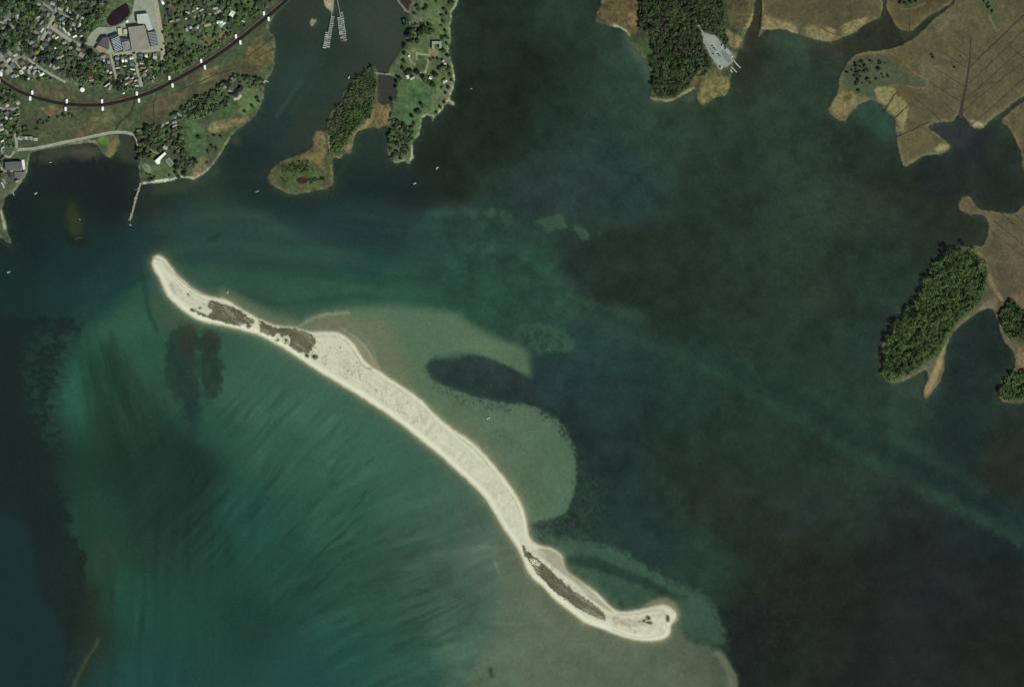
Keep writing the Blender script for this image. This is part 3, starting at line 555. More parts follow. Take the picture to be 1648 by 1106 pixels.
# grass speckle on the eastern flats
e = sstep(620, 760, GX) * (1 - .6 * sstep(20, 60, WC[..., 1] - 50))
WC *= (1 + e * ((fbm(GX / 3.0, GY / 3.0, 2) - .5) * .16 + (fbm(GX / 18 + 5, GY / 18, 4) - .5) * .30 + (fbm(GX / 70 + 15, GY / 70, 3) - .5) * .25))[..., None]
gl = sstep(.58, .75, fbm(GX / 4 + 60, GY / 4, 2)) * zone(1310, 310, 140) + sstep(.60, .74, fbm(GX / 3.4 + 30, GY / 3.4, 2)) * (zone(1260, 990, 130) + .7 * zone(1050, 130, 80))
WC = WC * (1 - .15 * gl[..., None]) + np.array((70, 84, 66)) * .15 * gl[..., None]
WC *= (1 + (fbm(GX / 2.4 + 9, GY / 2.4, 2) - .5) * .15)[..., None]

dz = sstep(1120, 1260, GX + (GY - 900) * .2) * sstep(800, 900, GY)
WC *= (1 - .10 * dz)[..., None]
WC *= np.array((1.0, 1.02, .965))
ez = sstep(800, 960, GX) * (1 - .9 * sstep(70, 90, WC[..., 1]))
WC *= 1 + ez[..., None] * np.array((.02, .02, .0))
bz = sstep(60, 160, GX) * (1 - sstep(820, 940, GX)) * sstep(520, 640, GY)
WC *= 1 + bz[..., None] * np.array((.05, .0, .0))
mz = zone(760, 930, 110) * inb
WC = WC * (1 - .30 * mz[..., None]) + np.array((82, 100, 86)) * (.30 * mz[..., None])
# optics of the water (shared with the water material)
KABS = np.array([.30, .15, .17]); WSC = np.array([.0050, .0105, .0100]); SPEC = np.array([.0025, .0034, .0045])
lum = lin(WC) @ np.array([.3, .6, .1])
depth = np.interp(lum, [.012, .03, .06, .11, .2, .45], [4.2, 3.0, 2.0, 1.2, .6, .05])
depth = np.where(land < 0, depth * (1 - np.exp(np.clip(land, -60, 0) / 3.0)), 0) + np.where(land < 0, .02, 0)
zl = np.zeros(GX.shape)
for k, L in enumerate(LANDS):
    m = cls == k
    zl[m] = (L[5] * (1 - np.exp(-np.clip(land, 0, None) / L[6])))[m]
zl += np.where(land > 6, .25 * (fbm(GX / 20, GY / 20, 3) - .5) * (cls != 4), 0)
Z = np.where(land >= 0, zl, -depth)
dd = np.clip(-Z, 0, None)[..., None]
T = np.exp(-KABS * dd)
bed = (lin(WC) / E - SPEC - WSC * (1 - T)) / (T * T)
bed = np.clip(bed, .003, .62)
LA = np.clip(lin(np.clip(LC, 0, 255)) / E, .003, .8)
wet = sstep(-1.2, .8, land)[..., None]
ALB = np.where(land[..., None] < -1.2, bed, np.where(land[..., None] > .8, LA, bed * (1 - wet) + LA * wet))

# ------------------------------------------------------------------ material helpers
def mat(name):
    m = bpy.data.materials.new(name); m.use_nodes = True
    nt = m.node_tree; nt.nodes.clear()
    return m, nt, nt.nodes.new('ShaderNodeOutputMaterial')
def N(nt, t, **kw):
    n = nt.nodes.new(t)
    for k, v in kw.items(): setattr(n, k, v)
    return n
MATS = {}
def plain(name, c, rough=.8, var=.25, scale=.4, metal=0.0, spec=.3, rnd=0.0):
    """procedural paint, stone, wood: base colour broken by two noises, and by the object when rnd > 0"""
    if name in MATS: return MATS[name]
    m, nt, out = mat(name)
    b = N(nt, 'ShaderNodeBsdfPrincipled'); b.inputs['Roughness'].default_value = rough; b.inputs['Metallic'].default_value = metal
    b.inputs['Specular IOR Level'].default_value = spec
    geo = N(nt, 'ShaderNodeNewGeometry')
    nz = N(nt, 'ShaderNodeTexNoise'); nz.inputs['Scale'].default_value = scale; nz.inputs['Detail'].default_value = 5
    nt.links.new(geo.outputs['Position'], nz.inputs['Vector'])
    mr = N(nt, 'ShaderNodeMapRange'); mr.inputs[1].default_value = .25; mr.inputs[2].default_value = .75; mr.inputs[3].default_value = 1 - var; mr.inputs[4].default_value = 1 + var
    nt.links.new(nz.outputs['Fac'], mr.inputs[0])
    a = alb(c)
    vm = N(nt, 'ShaderNodeVectorMath', operation='SCALE'); vm.inputs[0].default_value = tuple(a)
    last = mr.outputs[0]
    if rnd:
        oi = N(nt, 'ShaderNodeObjectInfo')
        r2 = N(nt, 'ShaderNodeMapRange'); r2.inputs[3].default_value = 1 - rnd; r2.inputs[4].default_value = 1 + rnd
        nt.links.new(oi.outputs['Random'], r2.inputs[0])
        mu = N(nt, 'ShaderNodeMath', operation='MULTIPLY'); nt.links.new(last, mu.inputs[0]); nt.links.new(r2.outputs[0], mu.inputs[1]); last = mu.outputs[0]
    nt.links.new(last, vm.inputs['Scale'])
    nt.links.new(vm.outputs[0], b.inputs['Base Color'])
    nt.links.new(b.outputs[0], out.inputs[0])
    MATS[name] = m
    return m

def terrain_mat():
    m, nt, out = mat('terrain')
    b = N(nt, 'ShaderNodeBsdfPrincipled'); b.inputs['Roughness'].default_value = .95; b.inputs['Specular IOR Level'].default_value = .1
    at = N(nt, 'ShaderNodeAttribute', attribute_name='Col')
    am = N(nt, 'ShaderNodeAttribute', attribute_name='mottle')
    geo = N(nt, 'ShaderNodeNewGeometry')
    n1_ = N(nt, 'ShaderNodeTexNoise'); n1_.inputs['Scale'].default_value = .22; n1_.inputs['Detail'].default_value = 4
    n2_ = N(nt, 'ShaderNodeTexNoise'); n2_.inputs['Scale'].default_value = .9; n2_.inputs['Detail'].default_value = 2
    for n in (n1_, n2_): nt.links.new(geo.outputs['Position'], n.inputs['Vector'])
    ad = N(nt, 'ShaderNodeMath', operation='ADD'); nt.links.new(n1_.outputs['Fac'], ad.inputs[0]); nt.links.new(n2_.outputs['Fac'], ad.inputs[1])
    sb = N(nt, 'ShaderNodeMath', operation='SUBTRACT'); nt.links.new(ad.outputs[0], sb.inputs[0]); sb.inputs[1].default_value = 1.0
    mu = N(nt, 'ShaderNodeMath', operation='MULTIPLY_ADD'); nt.links.new(sb.outputs[0], mu.inputs[0]); nt.links.new(am.outputs['Fac'], mu.inputs[1]); mu.inputs[2].default_value = 1.0
    vm = N(nt, 'ShaderNodeVectorMath', operation='SCALE'); nt.links.new(at.outputs['Color'], vm.inputs[0]); nt.links.new(mu.outputs[0], vm.inputs['Scale'])
    nt.links.new(vm.outputs[0], b.inputs['Base Color']); nt.links.new(b.outputs[0], out.inputs[0])
    return m
def water_mat(name='water', kabs=KABS, wsc=WSC, attr='depth'):
    m, nt, out = mat(name)
    at = N(nt, 'ShaderNodeAttribute', attribute_name=attr)
    ct = N(nt, 'ShaderNodeCombineXYZ')
    for i in range(3):
        k = N(nt, 'ShaderNodeMath', operation='MULTIPLY'); k.inputs[1].default_value = -kabs[i]; nt.links.new(at.outputs['Fac'], k.inputs[0])
        ex = N(nt, 'ShaderNodeMath', operation='EXPONENT'); nt.links.new(k.outputs[0], ex.inputs[0]); nt.links.new(ex.outputs[0], ct.inputs[i])
    tr = N(nt, 'ShaderNodeBsdfTransparent'); nt.links.new(ct.outputs[0], tr.inputs['Color'])
    iv = N(nt, 'ShaderNodeVectorMath', operation='SUBTRACT'); iv.inputs[0].default_value = (1, 1, 1); nt.links.new(ct.outputs[0], iv.inputs[1])
    ml = N(nt, 'ShaderNodeVectorMath', operation='MULTIPLY'); nt.links.new(iv.outputs[0], ml.inputs[0]); ml.inputs[1].default_value = tuple(wsc)
    b = N(nt, 'ShaderNodeBsdfPrincipled'); b.inputs['Roughness'].default_value = .22; b.inputs['IOR'].default_value = 1.33
    nt.links.new(ml.outputs[0], b.inputs['Base Color'])
    geo = N(nt, 'ShaderNodeNewGeometry')
    nz = N(nt, 'ShaderNodeTexNoise'); nz.inputs['Scale'].default_value = .35; nz.inputs['Detail'].default_value = 4
    nt.links.new(geo.outputs['Position'], nz.inputs['Vector'])
    bp = N(nt, 'ShaderNodeBump'); bp.inputs['Strength'].default_value = .25; bp.inputs['Distance'].default_value = .3
    nt.links.new(nz.outputs['Fac'], bp.inputs['Height']); nt.links.new(bp.outputs[0], b.inputs['Normal'])
    ad = N(nt, 'ShaderNodeAddShader'); nt.links.new(tr.outputs[0], ad.inputs[0]); nt.links.new(b.outputs[0], ad.inputs[1])
    nt.links.new(ad.outputs[0], out.inputs[0])
    return m
TERRAIN = terrain_mat(); WATER = water_mat()

# ------------------------------------------------------------------ tagging
LABELS = []          # (object, base label) resolved at the end
def tag(o, label, cat, group=None, kind=None):
    o['label'] = label; o['category'] = cat
    if group: o['group'] = group
    if kind: o['kind'] = kind
    return o
def link(name, me, m=None, parent=None):
    o = bpy.data.objects.new(name, me); COL.objects.link(o)
    if m is not None:
        for mm_ in (m if isinstance(m, (list, tuple)) else [m]): me.materials.append(mm_)
    if parent: o.parent = parent
    return o
def empty(name, loc, rz=0.0):
    o = bpy.data.objects.new(name, None); COL.objects.link(o); o.location = loc; o.rotation_euler = (0, 0, rz); o.empty_display_size = 1
    return o
def mesh(name, v, f, mi=None, smooth=False):
    me = bpy.data.meshes.new(name); me.from_pydata([tuple(map(float, p)) for p in v], [], [tuple(int(i) for i in q) for q in f])
    if mi is not None: me.polygons.foreach_set('material_index', np.asarray(mi, np.int32))
    if smooth: me.polygons.foreach_set('use_smooth', np.ones(len(f), bool))
    me.update(); return me
def np_mesh(name, V, Q):
    me = bpy.data.meshes.new(name)
    V = np.asarray(V, np.float32); Q = np.asarray(Q, np.int32); k = Q.shape[1]
    me.vertices.add(len(V)); me.vertices.foreach_set('co', V.ravel())
    me.loops.add(Q.size); me.loops.foreach_set('vertex_index', Q.ravel())
    me.polygons.add(len(Q)); me.polygons.foreach_set('loop_start', np.arange(0, Q.size, k, dtype=np.int32))
    me.update(calc_edges=True); return me

# ------------------------------------------------------------------ terrain and water sheets
PX = (GX - 824) * S; PY = (553 - GY) * S
I, J = np.meshgrid(np.arange(nx - 1), np.arange(ny - 1))
c00 = J * nx + I
QUADS = np.stack([c00, c00 + nx, c00 + nx + 1, c00 + 1], -1).reshape(-1, 4)
cland = .25 * (land[:-1, :-1] + land[1:, :-1] + land[:-1, 1:] + land[1:, 1:])
ccls = np.where(cland > 0, cls[:-1, :-1], -1).ravel()
VV = np.stack([PX, PY, Z], -1).reshape(-1, 3)
AL = ALB.reshape(-1, 3)
MT = np.where(land < 0, .22, np.where(cls == 9, .22, .75)).ravel()
def cut(name, sel, V, attrs, m):
    q = QUADS[sel]; u, inv = np.unique(q, return_inverse=True)
    me = np_mesh(name, V[u], inv.reshape(-1, 4))
    for an, arr in attrs.items():
        if arr.ndim == 2:
            a_ = me.attributes.new(an, 'FLOAT_COLOR', 'POINT'); a_.data.foreach_set('color', np.c_[arr[u], np.ones(len(u))].astype(np.float32).ravel())
        else:
            a_ = me.attributes.new(an, 'FLOAT', 'POINT'); a_.data.foreach_set('value', arr[u].astype(np.float32))
    me.polygons.foreach_set('use_smooth', np.ones(len(q), bool))
    return link(name, me, m)
GL = {0: ('built up mainland ground under the town and the railway', 'ground'), 1: ('grassy peninsula with lawns and a pale rocky shore', 'ground'), 2: ('low scrubby island ground west of the lawn peninsula', 'ground'),
      3: ('forest floor of the wooded peninsula with the grey boat ramp lot', 'ground'), 4: ('brown salt marsh between creek and river at the top edge', 'marsh'), 5: ('small marsh wedge between two creeks at the top edge', 'marsh'),
      6: ('broad brown salt marsh crossed by straight ditches', 'marsh'), 7: ('marsh strip south of the narrow creek at the right edge', 'marsh'), 8: ('marsh and low ground around the wooded hummocks at the right edge', 'marsh'),
      9: ('long curved pale sandbar with dune scrub across the bay', 'sandbar'), 10: ('pale rocky islet at the root of the marina docks', 'islet'), 11: ('tiny pale rock islet west of the marina docks', 'islet')}
for k, L in enumerate(LANDS):
    o = cut(L[0], ccls == k, VV, {'Col': AL, 'mottle': MT}, TERRAIN)
    tag(o, GL[k][0], GL[k][1], kind='structure')
o = cut('seabed', ccls < 0, VV, {'Col': AL, 'mottle': MT}, TERRAIN); tag(o, 'sandy bay floor with dark eelgrass beds and pale shoals', 'seabed', kind='structure')
zmin = np.minimum(np.minimum(Z[:-1, :-1], Z[1:, :-1]), np.minimum(Z[:-1, 1:], Z[1:, 1:])).ravel()
VW = VV.copy(); VW[:, 2] = 0.0
o = cut('water', zmin < 0.0, VW, {'depth': np.clip(-Z, 0, None).ravel()}, WATER); tag(o, 'green bay water over shoals and deep channels', 'water', kind='structure')

# height lookup
def hz(x, y):
    i = int(np.clip(np.searchsorted(xs, x), 0, nx - 1)); j = int(np.clip(np.searchsorted(ys, y), 0, ny - 1))
    return float(Z[j, i])

# ------------------------------------------------------------------ strips (roads, ditches) and polygons
def strip(name, pts, w, z, m, skirt=2.0, smooth=2, parent=None, jag=0.0):
    p = chaikin_open(pts, smooth); t = np.gradient(p, axis=0); t /= np.linalg.norm(t, axis=1)[:, None]
    nrm = np.stack([-t[:, 1], t[:, 0]], 1)
    wv = (np.asarray(w, float) if np.ndim(w) else np.full(len(p), float(w))) / 2
    if len(np.atleast_1d(wv)) != len(p): wv = np.interp(np.linspace(0, 1, len(p)), np.linspace(0, 1, len(wv)), wv)
    if jag: wv = wv * (1 + jag * (RNG.random(len(p)) - .5))
    v = []; f = []
    for a, n_, h in zip(p, nrm, wv):
        l = a + n_ * h; r = a - n_ * h
        v += [W(*l, z - skirt), W(*l, z), W(*r, z), W(*r, z - skirt)]
    for i in range(len(p) - 1):
        b = 4 * i
        for k in range(3): f.append((b + k, b + k + 1, b + 5 + k, b + 4 + k))
    f.append((0, 1, 2, 3)); e_ = 4 * (len(p) - 1); f.append((e_ + 3, e_ + 2, e_ + 1, e_))
    return link(name, mesh(name, v, f), m, parent)
def area2(p): return sum(a[0] * b[1] - b[0] * a[1] for a, b in zip(p, p[1:] + p[:1]))
def prism(name, pts, z0, z1, m, parent=None, top=True, walls=True):
    p = [W(x, y)[:2] for x, y in pts]
    if area2(p) < 0: p = p[::-1]
    n = len(p); v = [(x, y, z0) for x, y in p] + [(x, y, z1) for x, y in p]; f = []
    if walls: f += [(i, (i + 1) % n, n + (i + 1) % n, n + i) for i in range(n)]
    if top: f.append(tuple(range(n, 2 * n)))
    return link(name, mesh(name, v, f), m, parent)

ASPH = plain('asphalt', (146,145,130), .9, .22, .15); ASPH2 = plain('worn_asphalt', (130,132,122), .9, .22, .12); GRAVEL = plain('gravel', (152,148,126), .95, .25, .3)
YARD = plain('yard_paving', (138,142,126), .9, .22, .08); LOT = plain('lot_paving', (131,138,132), .9, .13, .05); DIRT = plain('dirt_track', (140,128,102), .95, .25, .3)
DITCH = plain('ditch_water', (56,53,43), .4, .25, .2); ROCK = plain('rock', (150,144,124), .9, .35, .6); DROCK = plain('dark_rock', (108,104,90), .9, .35, .6)
roads = [
 ([(100,-30),(97,0),(90,18),(82,36),(75,50),(67,64)], 4.4, ASPH, 'straight road running down past the houses from the top edge'),
 ([(81,42),(100,55),(118,68),(132,74)], 4.8, ASPH, 'short pale road slanting toward the factory yard'),
 ([(95,20),(106,25),(119,31)], 2.6, ASPH2, 'narrow lane off the straight road near the top edge'),
 ([(70,5),(80,12),(88,19)], 3.0, ASPH2, 'narrow lane west of the straight road'),
 ([(45,94),(60,106),(80,118),(106,132)], 3.0, ASPH, 'straight pale lane ending above the railway curve'),
 ([(-40,60),(-10,78),(2,92),(12,106),(22,113)], 8.5, ASPH2, 'wide grey road at the left edge of the town'),
 ([(14,104),(24,95),(34,90)], 3.5, ASPH2, 'short branch of the wide grey road'),
 ([(-20,30),(0,34),(8,38),(14,36),(17,31)], 2.0, GRAVEL, 'thin pale drive below the grey flat roof'),
 ([(24,97),(29,104),(34,112)], 1.8, GRAVEL, 'short pale drive behind the wide grey road'),
 ([(179,86),(182,100),(186,118),(189,130),(196,131)], 4.4, ASPH, 'western street between the house rows below the factory'),
 ([(215,83),(219,98),(223,118),(228,139)], 4.4, ASPH, 'eastern street between the house rows below the factory'),
 ([(181,88.5),(200,86),(216,84),(240,82),(262,79)], 3.0, GRAVEL, 'pale lane along the south wall of the factory'),
 ([(247,-30),(250.5,0),(254,20),(257,38),(260,60),(262.5,85),(262,97)], 6.0, GRAVEL, 'wide pale road along the east side of the factory'),
 ([(27,241),(40,240),(61,238),(106,228),(150,219),(175,213.5),(190,212),(205,213),(214,216)], 4.0, ASPH, 'causeway road along the head of the small cove'),
 ([(214,216),(219,222),(222,236)], 2.0, GRAVEL, 'track continuing from the causeway down the cove shore'),
 ([(24,215),(27,226),(27,241)], 3.4, ASPH, 'short road west of the four long roofs'),
 ([(-20,170),(0,173),(16,177),(31,173)], 3.4, ASPH2, 'short grey road at the left edge below the railway'),
 ([(8,250),(16,254),(24,243)], 2.4, GRAVEL, 'small pale drive above the dark waterfront building'),
 ([(2,268),(5,276),(22,275),(36,274)], 2.2, GRAVEL, 'pale drive along the dark waterfront building'),
 ([(252,205),(264,201),(274,195),(286,187),(294,182)], 2.4, GRAVEL, 'estate drive between the tree belt and the lawn'),
 ([(242,240),(250,246),(258,247)], 1.8, DIRT, 'short drive to the long white house'),
 ([(368,145),(372,148),(379,146.5),(386,142)], 2.6, GRAVEL, 'curved drive beside the dark roofed shore house'),
 ([(312,27),(325,25),(340,22),(354,20)], 2.0, GRAVEL, 'pale drive between houses above the railway'),
]
for pts, w_, m_, lab in roads:
    z_ = 2.55
    o = strip('road', pts, w_ * 1.18, z_, m_, 2.6, jag=.2); tag(o, lab, 'road', kind='structure')
o = prism('factory_yard', [(136,70),(146,53),(158,43),(178,43.5),(190,40),(204,33),(212,22),(217,0),(218,-30),(246,-30),(248,0),(254,36),(259,82),(216,84),(180,87),(158,82),(150,74)], -.2, 2.45, YARD); tag(o, 'pale paved yard around the factory roofs', 'paving', kind='structure')
lotp = chaikin([(1122,28),(1125,39),(1130,47),(1138,54),(1149,56),(1153,58),(1158,66),(1166,72),(1177,85),(1181,97),(1178,100.5),(1170,107.5),(1163,108.5),(1159,114),(1149,97),(1140,85),(1138,76),(1131,69),(1131,55),(1127,46),(1121,38),(1120,29)], 1)
o = prism('parking_lot', [tuple(p) for p in lotp], -.2, 2.25, LOT); tag(o, 'pale grey boat ramp parking lot beside the woods', 'parking lot', kind='structure')
v = []; f = []
for (ax_, ay_, bx_, by_, n_) in [(1144,72,1150,88,12),(1153,82,1161,93,9),(1161,73,1174,88,12)]:
    for i in range(n_):
        t = i / (n_ - 1); x = ax_ + (bx_ - ax_) * t; y = ay_ + (by_ - ay_) * t; dx, dy = 3.2, -1.2; b = len(v)
        for q in ((0, -.10), (dx, -.10), (dx, .10), (0, .10)): v.append(W(x + q[0], y + dy * (q[0] / dx) + q[1], 2.262))
        f.append((b, b + 1, b + 2, b + 3) if True else None)
o = link('bay_marking', mesh('bay_marking', v, [tuple(reversed(q)) for q in f]), plain('lot_paint', (196,198,190), .8, .1, 1.0)); tag(o, 'faded white parking bay lines on the grey lot', 'marking', kind='structure')
for pp_, c_ in (([(1136,58),(1148,60),(1156,72),(1150,80),(1142,70)], (142,148,142)), ([(1160,80),(1170,84),(1178,96),(1172,102),(1164,92)], (112,114,116)), ([(1150,90),(1158,96),(1162,106),(1156,104)], (140,146,138))):
    o = prism('paving_patch', [tuple(p) for p in chaikin(pp_, 2)], 2.2, 2.256, plain('patch_%d' % c_[0], c_, .9, .12, .1), walls=False); tag(o, 'resurfaced patch of the boat ramp lot', 'paving', 'patches on the lot', kind='structure')
# marsh ditches: cut channels of dark water
ditches = [
 ([(1562,60),(1561,90),(1559,110),(1556,130),(1552,150),(1548,168),(1546,190)], [1.5,2.0,3.0,3.6,4.0,5.5,8.0]),
 ([(1663,10),(1640,30),(1610,60),(1580,88),(1559,110)], [2.2,2.0,2.0,2.0,2.0]), ([(1624,72),(1640,86),(1662,106)], 1.6), ([(1624,72),(1634,60),(1662,36)], 1.2),
 ([(1558,135),(1590,104),(1620,76)], 1.0), ([(1553,160),(1600,118),(1650,74)], 1.0), ([(1550,178),(1600,136),(1650,96)], 1.0), ([(1564,200),(1610,160),(1655,118)], 1.1),
 ([(1520,86),(1540,98),(1557,110)], 1.1), ([(1510,112),(1535,128),(1552,138)], 1.3), ([(1496,130),(1520,148),(1546,162)], 1.3), ([(1472,156),(1500,180),(1515,195)], 1.3), ([(1530,70),(1545,82),(1558,92)], .8),
 ([(1494,146),(1520,165),(1540,184)], .8), ([(1423,180),(1432,162),(1445,146)], [2.4,1.8,1.4]), ([(1440,190),(1452,178),(1466,165)], [2.2,1.6,1.2]), ([(1443,220),(1460,212),(1478,204),(1495,196)], [2.0,2.0,1.8,1.6]),
 ([(1320,43),(1340,54),(1354,57)], 1.2), ([(1464,24),(1464,48)], 1.2), ([(1422,-20),(1423,8),(1424,24)], [2.4,3.4,5.0]), ([(1225,-20),(1226,20),(1224,46)], 1.0),
 ([(1612,343),(1632,360),(1652,376)], 1.2), ([(1600,356),(1625,376),(1652,398)], 1.2), ([(1595,372),(1620,392),(1650,414)], 1.0), ([(1618,361),(1626,356),(1630,360)], 2.2), ([(1630,342),(1650,358)], 1.0),
 ([(600,198),(606,186),(612,172)], 1.2),
]
vs = []; 
o = strip('marsh_creek', ditches[0][0], ditches[0][1], 1.10, DITCH, 1.5); tag(o, 'dark main creek widening to its mouth through the broad marsh', 'creek', kind='structure')
for pts, w_ in ditches[1:]:
    q_ = chaikin_open(pts, 3); q_ = q_ + 1.6 * np.stack([fbm(q_[:, 0] / 9, q_[:, 1] / 9, 2) - .5, fbm(q_[:, 0] / 9 + 40, q_[:, 1] / 9, 2) - .5], 1)
    o = strip('marsh_ditch', q_, w_, 1.08, DITCH, 1.5, 0, jag=.7); tag(o, 'dark narrow drainage ditch cut through the marsh', 'ditch', group='drainage ditches in the marsh', kind='structure')
for pts, w_ in [([(218,158),(214,172),(210,184),(200,190),(190,200),(187,210)], 2.6), ([(100,180),(112,176),(160,168),(210,160)], 1.3), ([(275,150),(300,140),(330,128),(350,118),(380,110)], 1.3), ([(400,90),(420,75),(440,58)], 1.2), ([(252,150),(246,175),(250,198)], 1.0), ([(410,95),(425,85),(442,78)], 1.0)]:
    o = strip('marsh_ditch', pts, w_, 2.42, DITCH, 2.0); tag(o, 'dark narrow ditch through the grass below the railway', 'ditch', group='ditches below the railway', kind='structure')
POND = plain('pond_water', (38,29,31), .12, .2, .05, spec=.5)
o = prism('factory_pond', [tuple(p) for p in chaikin([(201,4),(206,6),(208,14),(210,21),(201,31),(189,39),(179,41.5),(172.5,37),(172,30),(179,19),(191,11)], 2)], 1, 2.5, POND); tag(o, 'dark maroon factory pond with rounded ends', 'pond', kind='structure')
o = prism('island_pond', [tuple(p) for p in chaikin([(475,289),(482,285.5),(491,285.5),(496,289),(491,294),(482,295)], 2)], .2, 2.1, plain('bog_water', (62,38,34), .3, .2, .2)); tag(o, 'small dark red pond on the scrubby island', 'pond', kind='structure')

# ------------------------------------------------------------------ railway
RAIL = [(-40,98),(-20,112),(0,126),(14,135.5),(30,145),(51,153.5),(80,161.5),(108,166),(136,168),(165,167.5),(192,162.5),(222,154.5),(250,144),(275,131),(300,117.5),(328,101.5),(356,83),(383,63.5),(406,45),(429,26),(452,7),(475,-14),(500,-40)]
rp = chaikin_open(RAIL, 2)
BAL = plain('ballast', (33,29,26), .95, .35, .25); BANK = plain('railway_bank', (84,76,60), .95, .4, .10); STEEL = plain('rail_steel', (60,54,48), .5, .2, .3, .6)  # dark ballast, brown earth bank, brownish steel of the rails
def off(p, o_):
    t = np.gradient(p, axis=0); t /= np.linalg.norm(t, axis=1)[:, None]
    return p + np.stack([t[:, 1], -t[:, 0]], 1) * o_
o = strip('railway_embankment', rp, 8.6, 3.2, BANK, 3, 0, jag=.15); tag(o, 'brown earth bank under the curving railway', 'embankment', kind='structure')
o = strip('railway_bed', off(rp, -1.3), 5.0, 3.75, BAL, 2, 0, jag=.12); tag(o, 'dark ballast bed of the curving railway', 'railway', kind='structure')
trk = empty('railway_track', W(108, 166, 3.75)); tag(trk, 'double steel track on the dark ballast curve', 'railway track', kind='structure')
for q in (-1.7, -.7, .2, 1.2):
    r_ = strip('rail', off(rp, q - 1.3), .22, 3.98, STEEL, .2, 0); r_.parent = trk; r_.location = tuple(-Vector(W(108, 166, 3.75)))
WHITE = plain('white_paint', (232,230,222), .6, .06, .5); DARKM = plain('dark_steel', (26,26,30), .6, .2, .5)
gantries = [((2.6,119),(-1,130),'at the left edge of the photo'),((52.4,148.5),(49,158),'second from the left edge'),((108,162.4),(106,175),'third from the left edge'),((164.6,162.4),(165.6,174.5),'above the cove causeway'),((220.6,150),(224,161.3),'below the eastern street'),
            ((273,125),(278,137),'below the tree belt'),((324,97.5),(330,107.8),'fourth from the shore end'),((380,58),(387,67.7),'beside the brown field'),((425,21),(432.6,30),'nearest the harbour shore')]
def blob(a, b, w, h, mtl, parent, name):
    """a rounded white concrete pylon cap, its long side along a-b (local metres)"""
    v = []; f = []; n = 12; L_ = (b - a).length / 2; c = (a + b) / 2; ax = (b - a).normalized(); ay = Vector((-ax.y, ax.x, 0))
    for zz, s in ((0, 1), (h * .8, 1), (h, .8)):
        for i in range(n):
            t = 2 * math.pi * i / n; ct = abs(math.cos(t)) ** .6 * math.copysign(1, math.cos(t)); st_ = abs(math.sin(t)) ** .6 * math.copysign(1, math.sin(t))
            p = c + ax * (ct * L_ * s) + ay * (st_ * w / 2 * s); v.append((p.x, p.y, zz))
    for k in range(2):
        for i in range(n): f.append((k * n + i, k * n + (i + 1) % n, (k + 1) * n + (i + 1) % n, (k + 1) * n + i))
    f.append(tuple(range(2 * n, 3 * n)))
    return link(name, mesh(name, v, f), mtl, parent)
for a, b, lab in gantries:
    A = Vector(W(*a)); B = Vector(W(*b)); c = (A + B) / 2; c.z = 2.3
    g = empty('railway_gantry', c); tag(g, 'white capped gantry straddling the railway, ' + lab, 'railway gantry', 'white gantries along the railway')
    d_ = (B - A).normalized(); h_ = (B - A).length / 2
    for s in (-1, 1):
        m0 = d_ * (h_ * s); t_ = Vector((.12 * d_.x, d_.y, 0)).normalized() if abs(d_.y) > .3 else d_
        blob(m0 - t_ * 5.0, m0 + t_ * 5.0, 5.2, 4.5, WHITE, g, 'pylon')
    v = []; nrm = Vector((-d_.y, d_.x, 0))
    for s in (-1, 1):
        for w_ in (-1, 1):
            p = d_ * (h_ * s * .62) + nrm * (w_ * 1.8)
            v += [(p.x, p.y, 2.0), (p.x, p.y, 2.6)]
    link('crossbeam', mesh('crossbeam', v, [(0, 2, 3, 1), (4, 5, 7, 6), (1, 3, 7, 5), (0, 4, 6, 2), (0, 1, 5, 4), (2, 6, 7, 3)]), DARKM, g)

# ------------------------------------------------------------------ buildings
WALL = plain('pale_wall', (150,146,136), .8, .15, .5); WALLB = plain('brick_wall', (110,84,70), .85, .2, .5); GLASSB = plain('skylight_glass', (206,212,216), .3, .15, .3)
def block(name, pts, h, rc, lab, cat, rough=.85, parapet=True, base=2.4):
    cx_ = sum(p[0] for p in pts) / len(pts); cy_ = sum(p[1] for p in pts) / len(pts)
    g = empty(name, W(cx_, cy_, base)); g_inv = -Vector(W(cx_, cy_, base))
    w_ = prism('wall', pts, base - .6, base + h, WALL, g, top=False); w_.location = g_inv
    r_ = prism('roof', [(cx_ + (x - cx_) * 1.015, cy_ + (y - cy_) * 1.015) for x, y in pts], base + h - .25, base + h + .35, rc, g); r_.location = g_inv
    tag(g, lab, cat); return g, g_inv
def lerp(a, b, t): return (a[0] + (b[0] - a[0]) * t, a[1] + (b[1] - a[1]) * t)
def teeth(g, inv, A, B, C_, D, n, z, h, md, ml, name='sawtooth_skylight', frac=.3):
    """A-B the near edge, D-C the far edge: n ridges parallel to A-B"""
    for k in range(n):
        t0 = k / n; t1 = (k + frac) / n; t2 = (k + 1) / n
        a0, b0 = lerp(A, D, t0), lerp(B, C_, t0); a1, b1 = lerp(A, D, t1), lerp(B, C_, t1); a2, b2 = lerp(A, D, t2), lerp(B, C_, t2)
        v = [W(*a0, z), W(*b0, z), W(*a1, z + h), W(*b1, z + h), W(*a2, z), W(*b2, z)]
        f = [(0, 1, 3, 2), (2, 3, 5, 4), (0, 2, 4), (1, 5, 3)]
        o_ = link(name, mesh(name, v, f, [1, 0, 0, 0]), [md, ml], g); o_.location = inv
TANR = plain('tan_flat_roof', (134,131,117), .9, .14, .07); WHR = plain('white_flat_roof', (172,177,170), .85, .12, .08); GRYR = plain('grey_flat_roof', (82,80,80), .9, .2, .1); BRNR = plain('brown_flat_roof', (146,120,96), .9, .18, .12)
SAWD = plain('slate_saw_roof', (62,66,76), .7, .3, .12); SAWD2 = plain('dark_saw_roof', (66,60,62), .7, .2, .2)
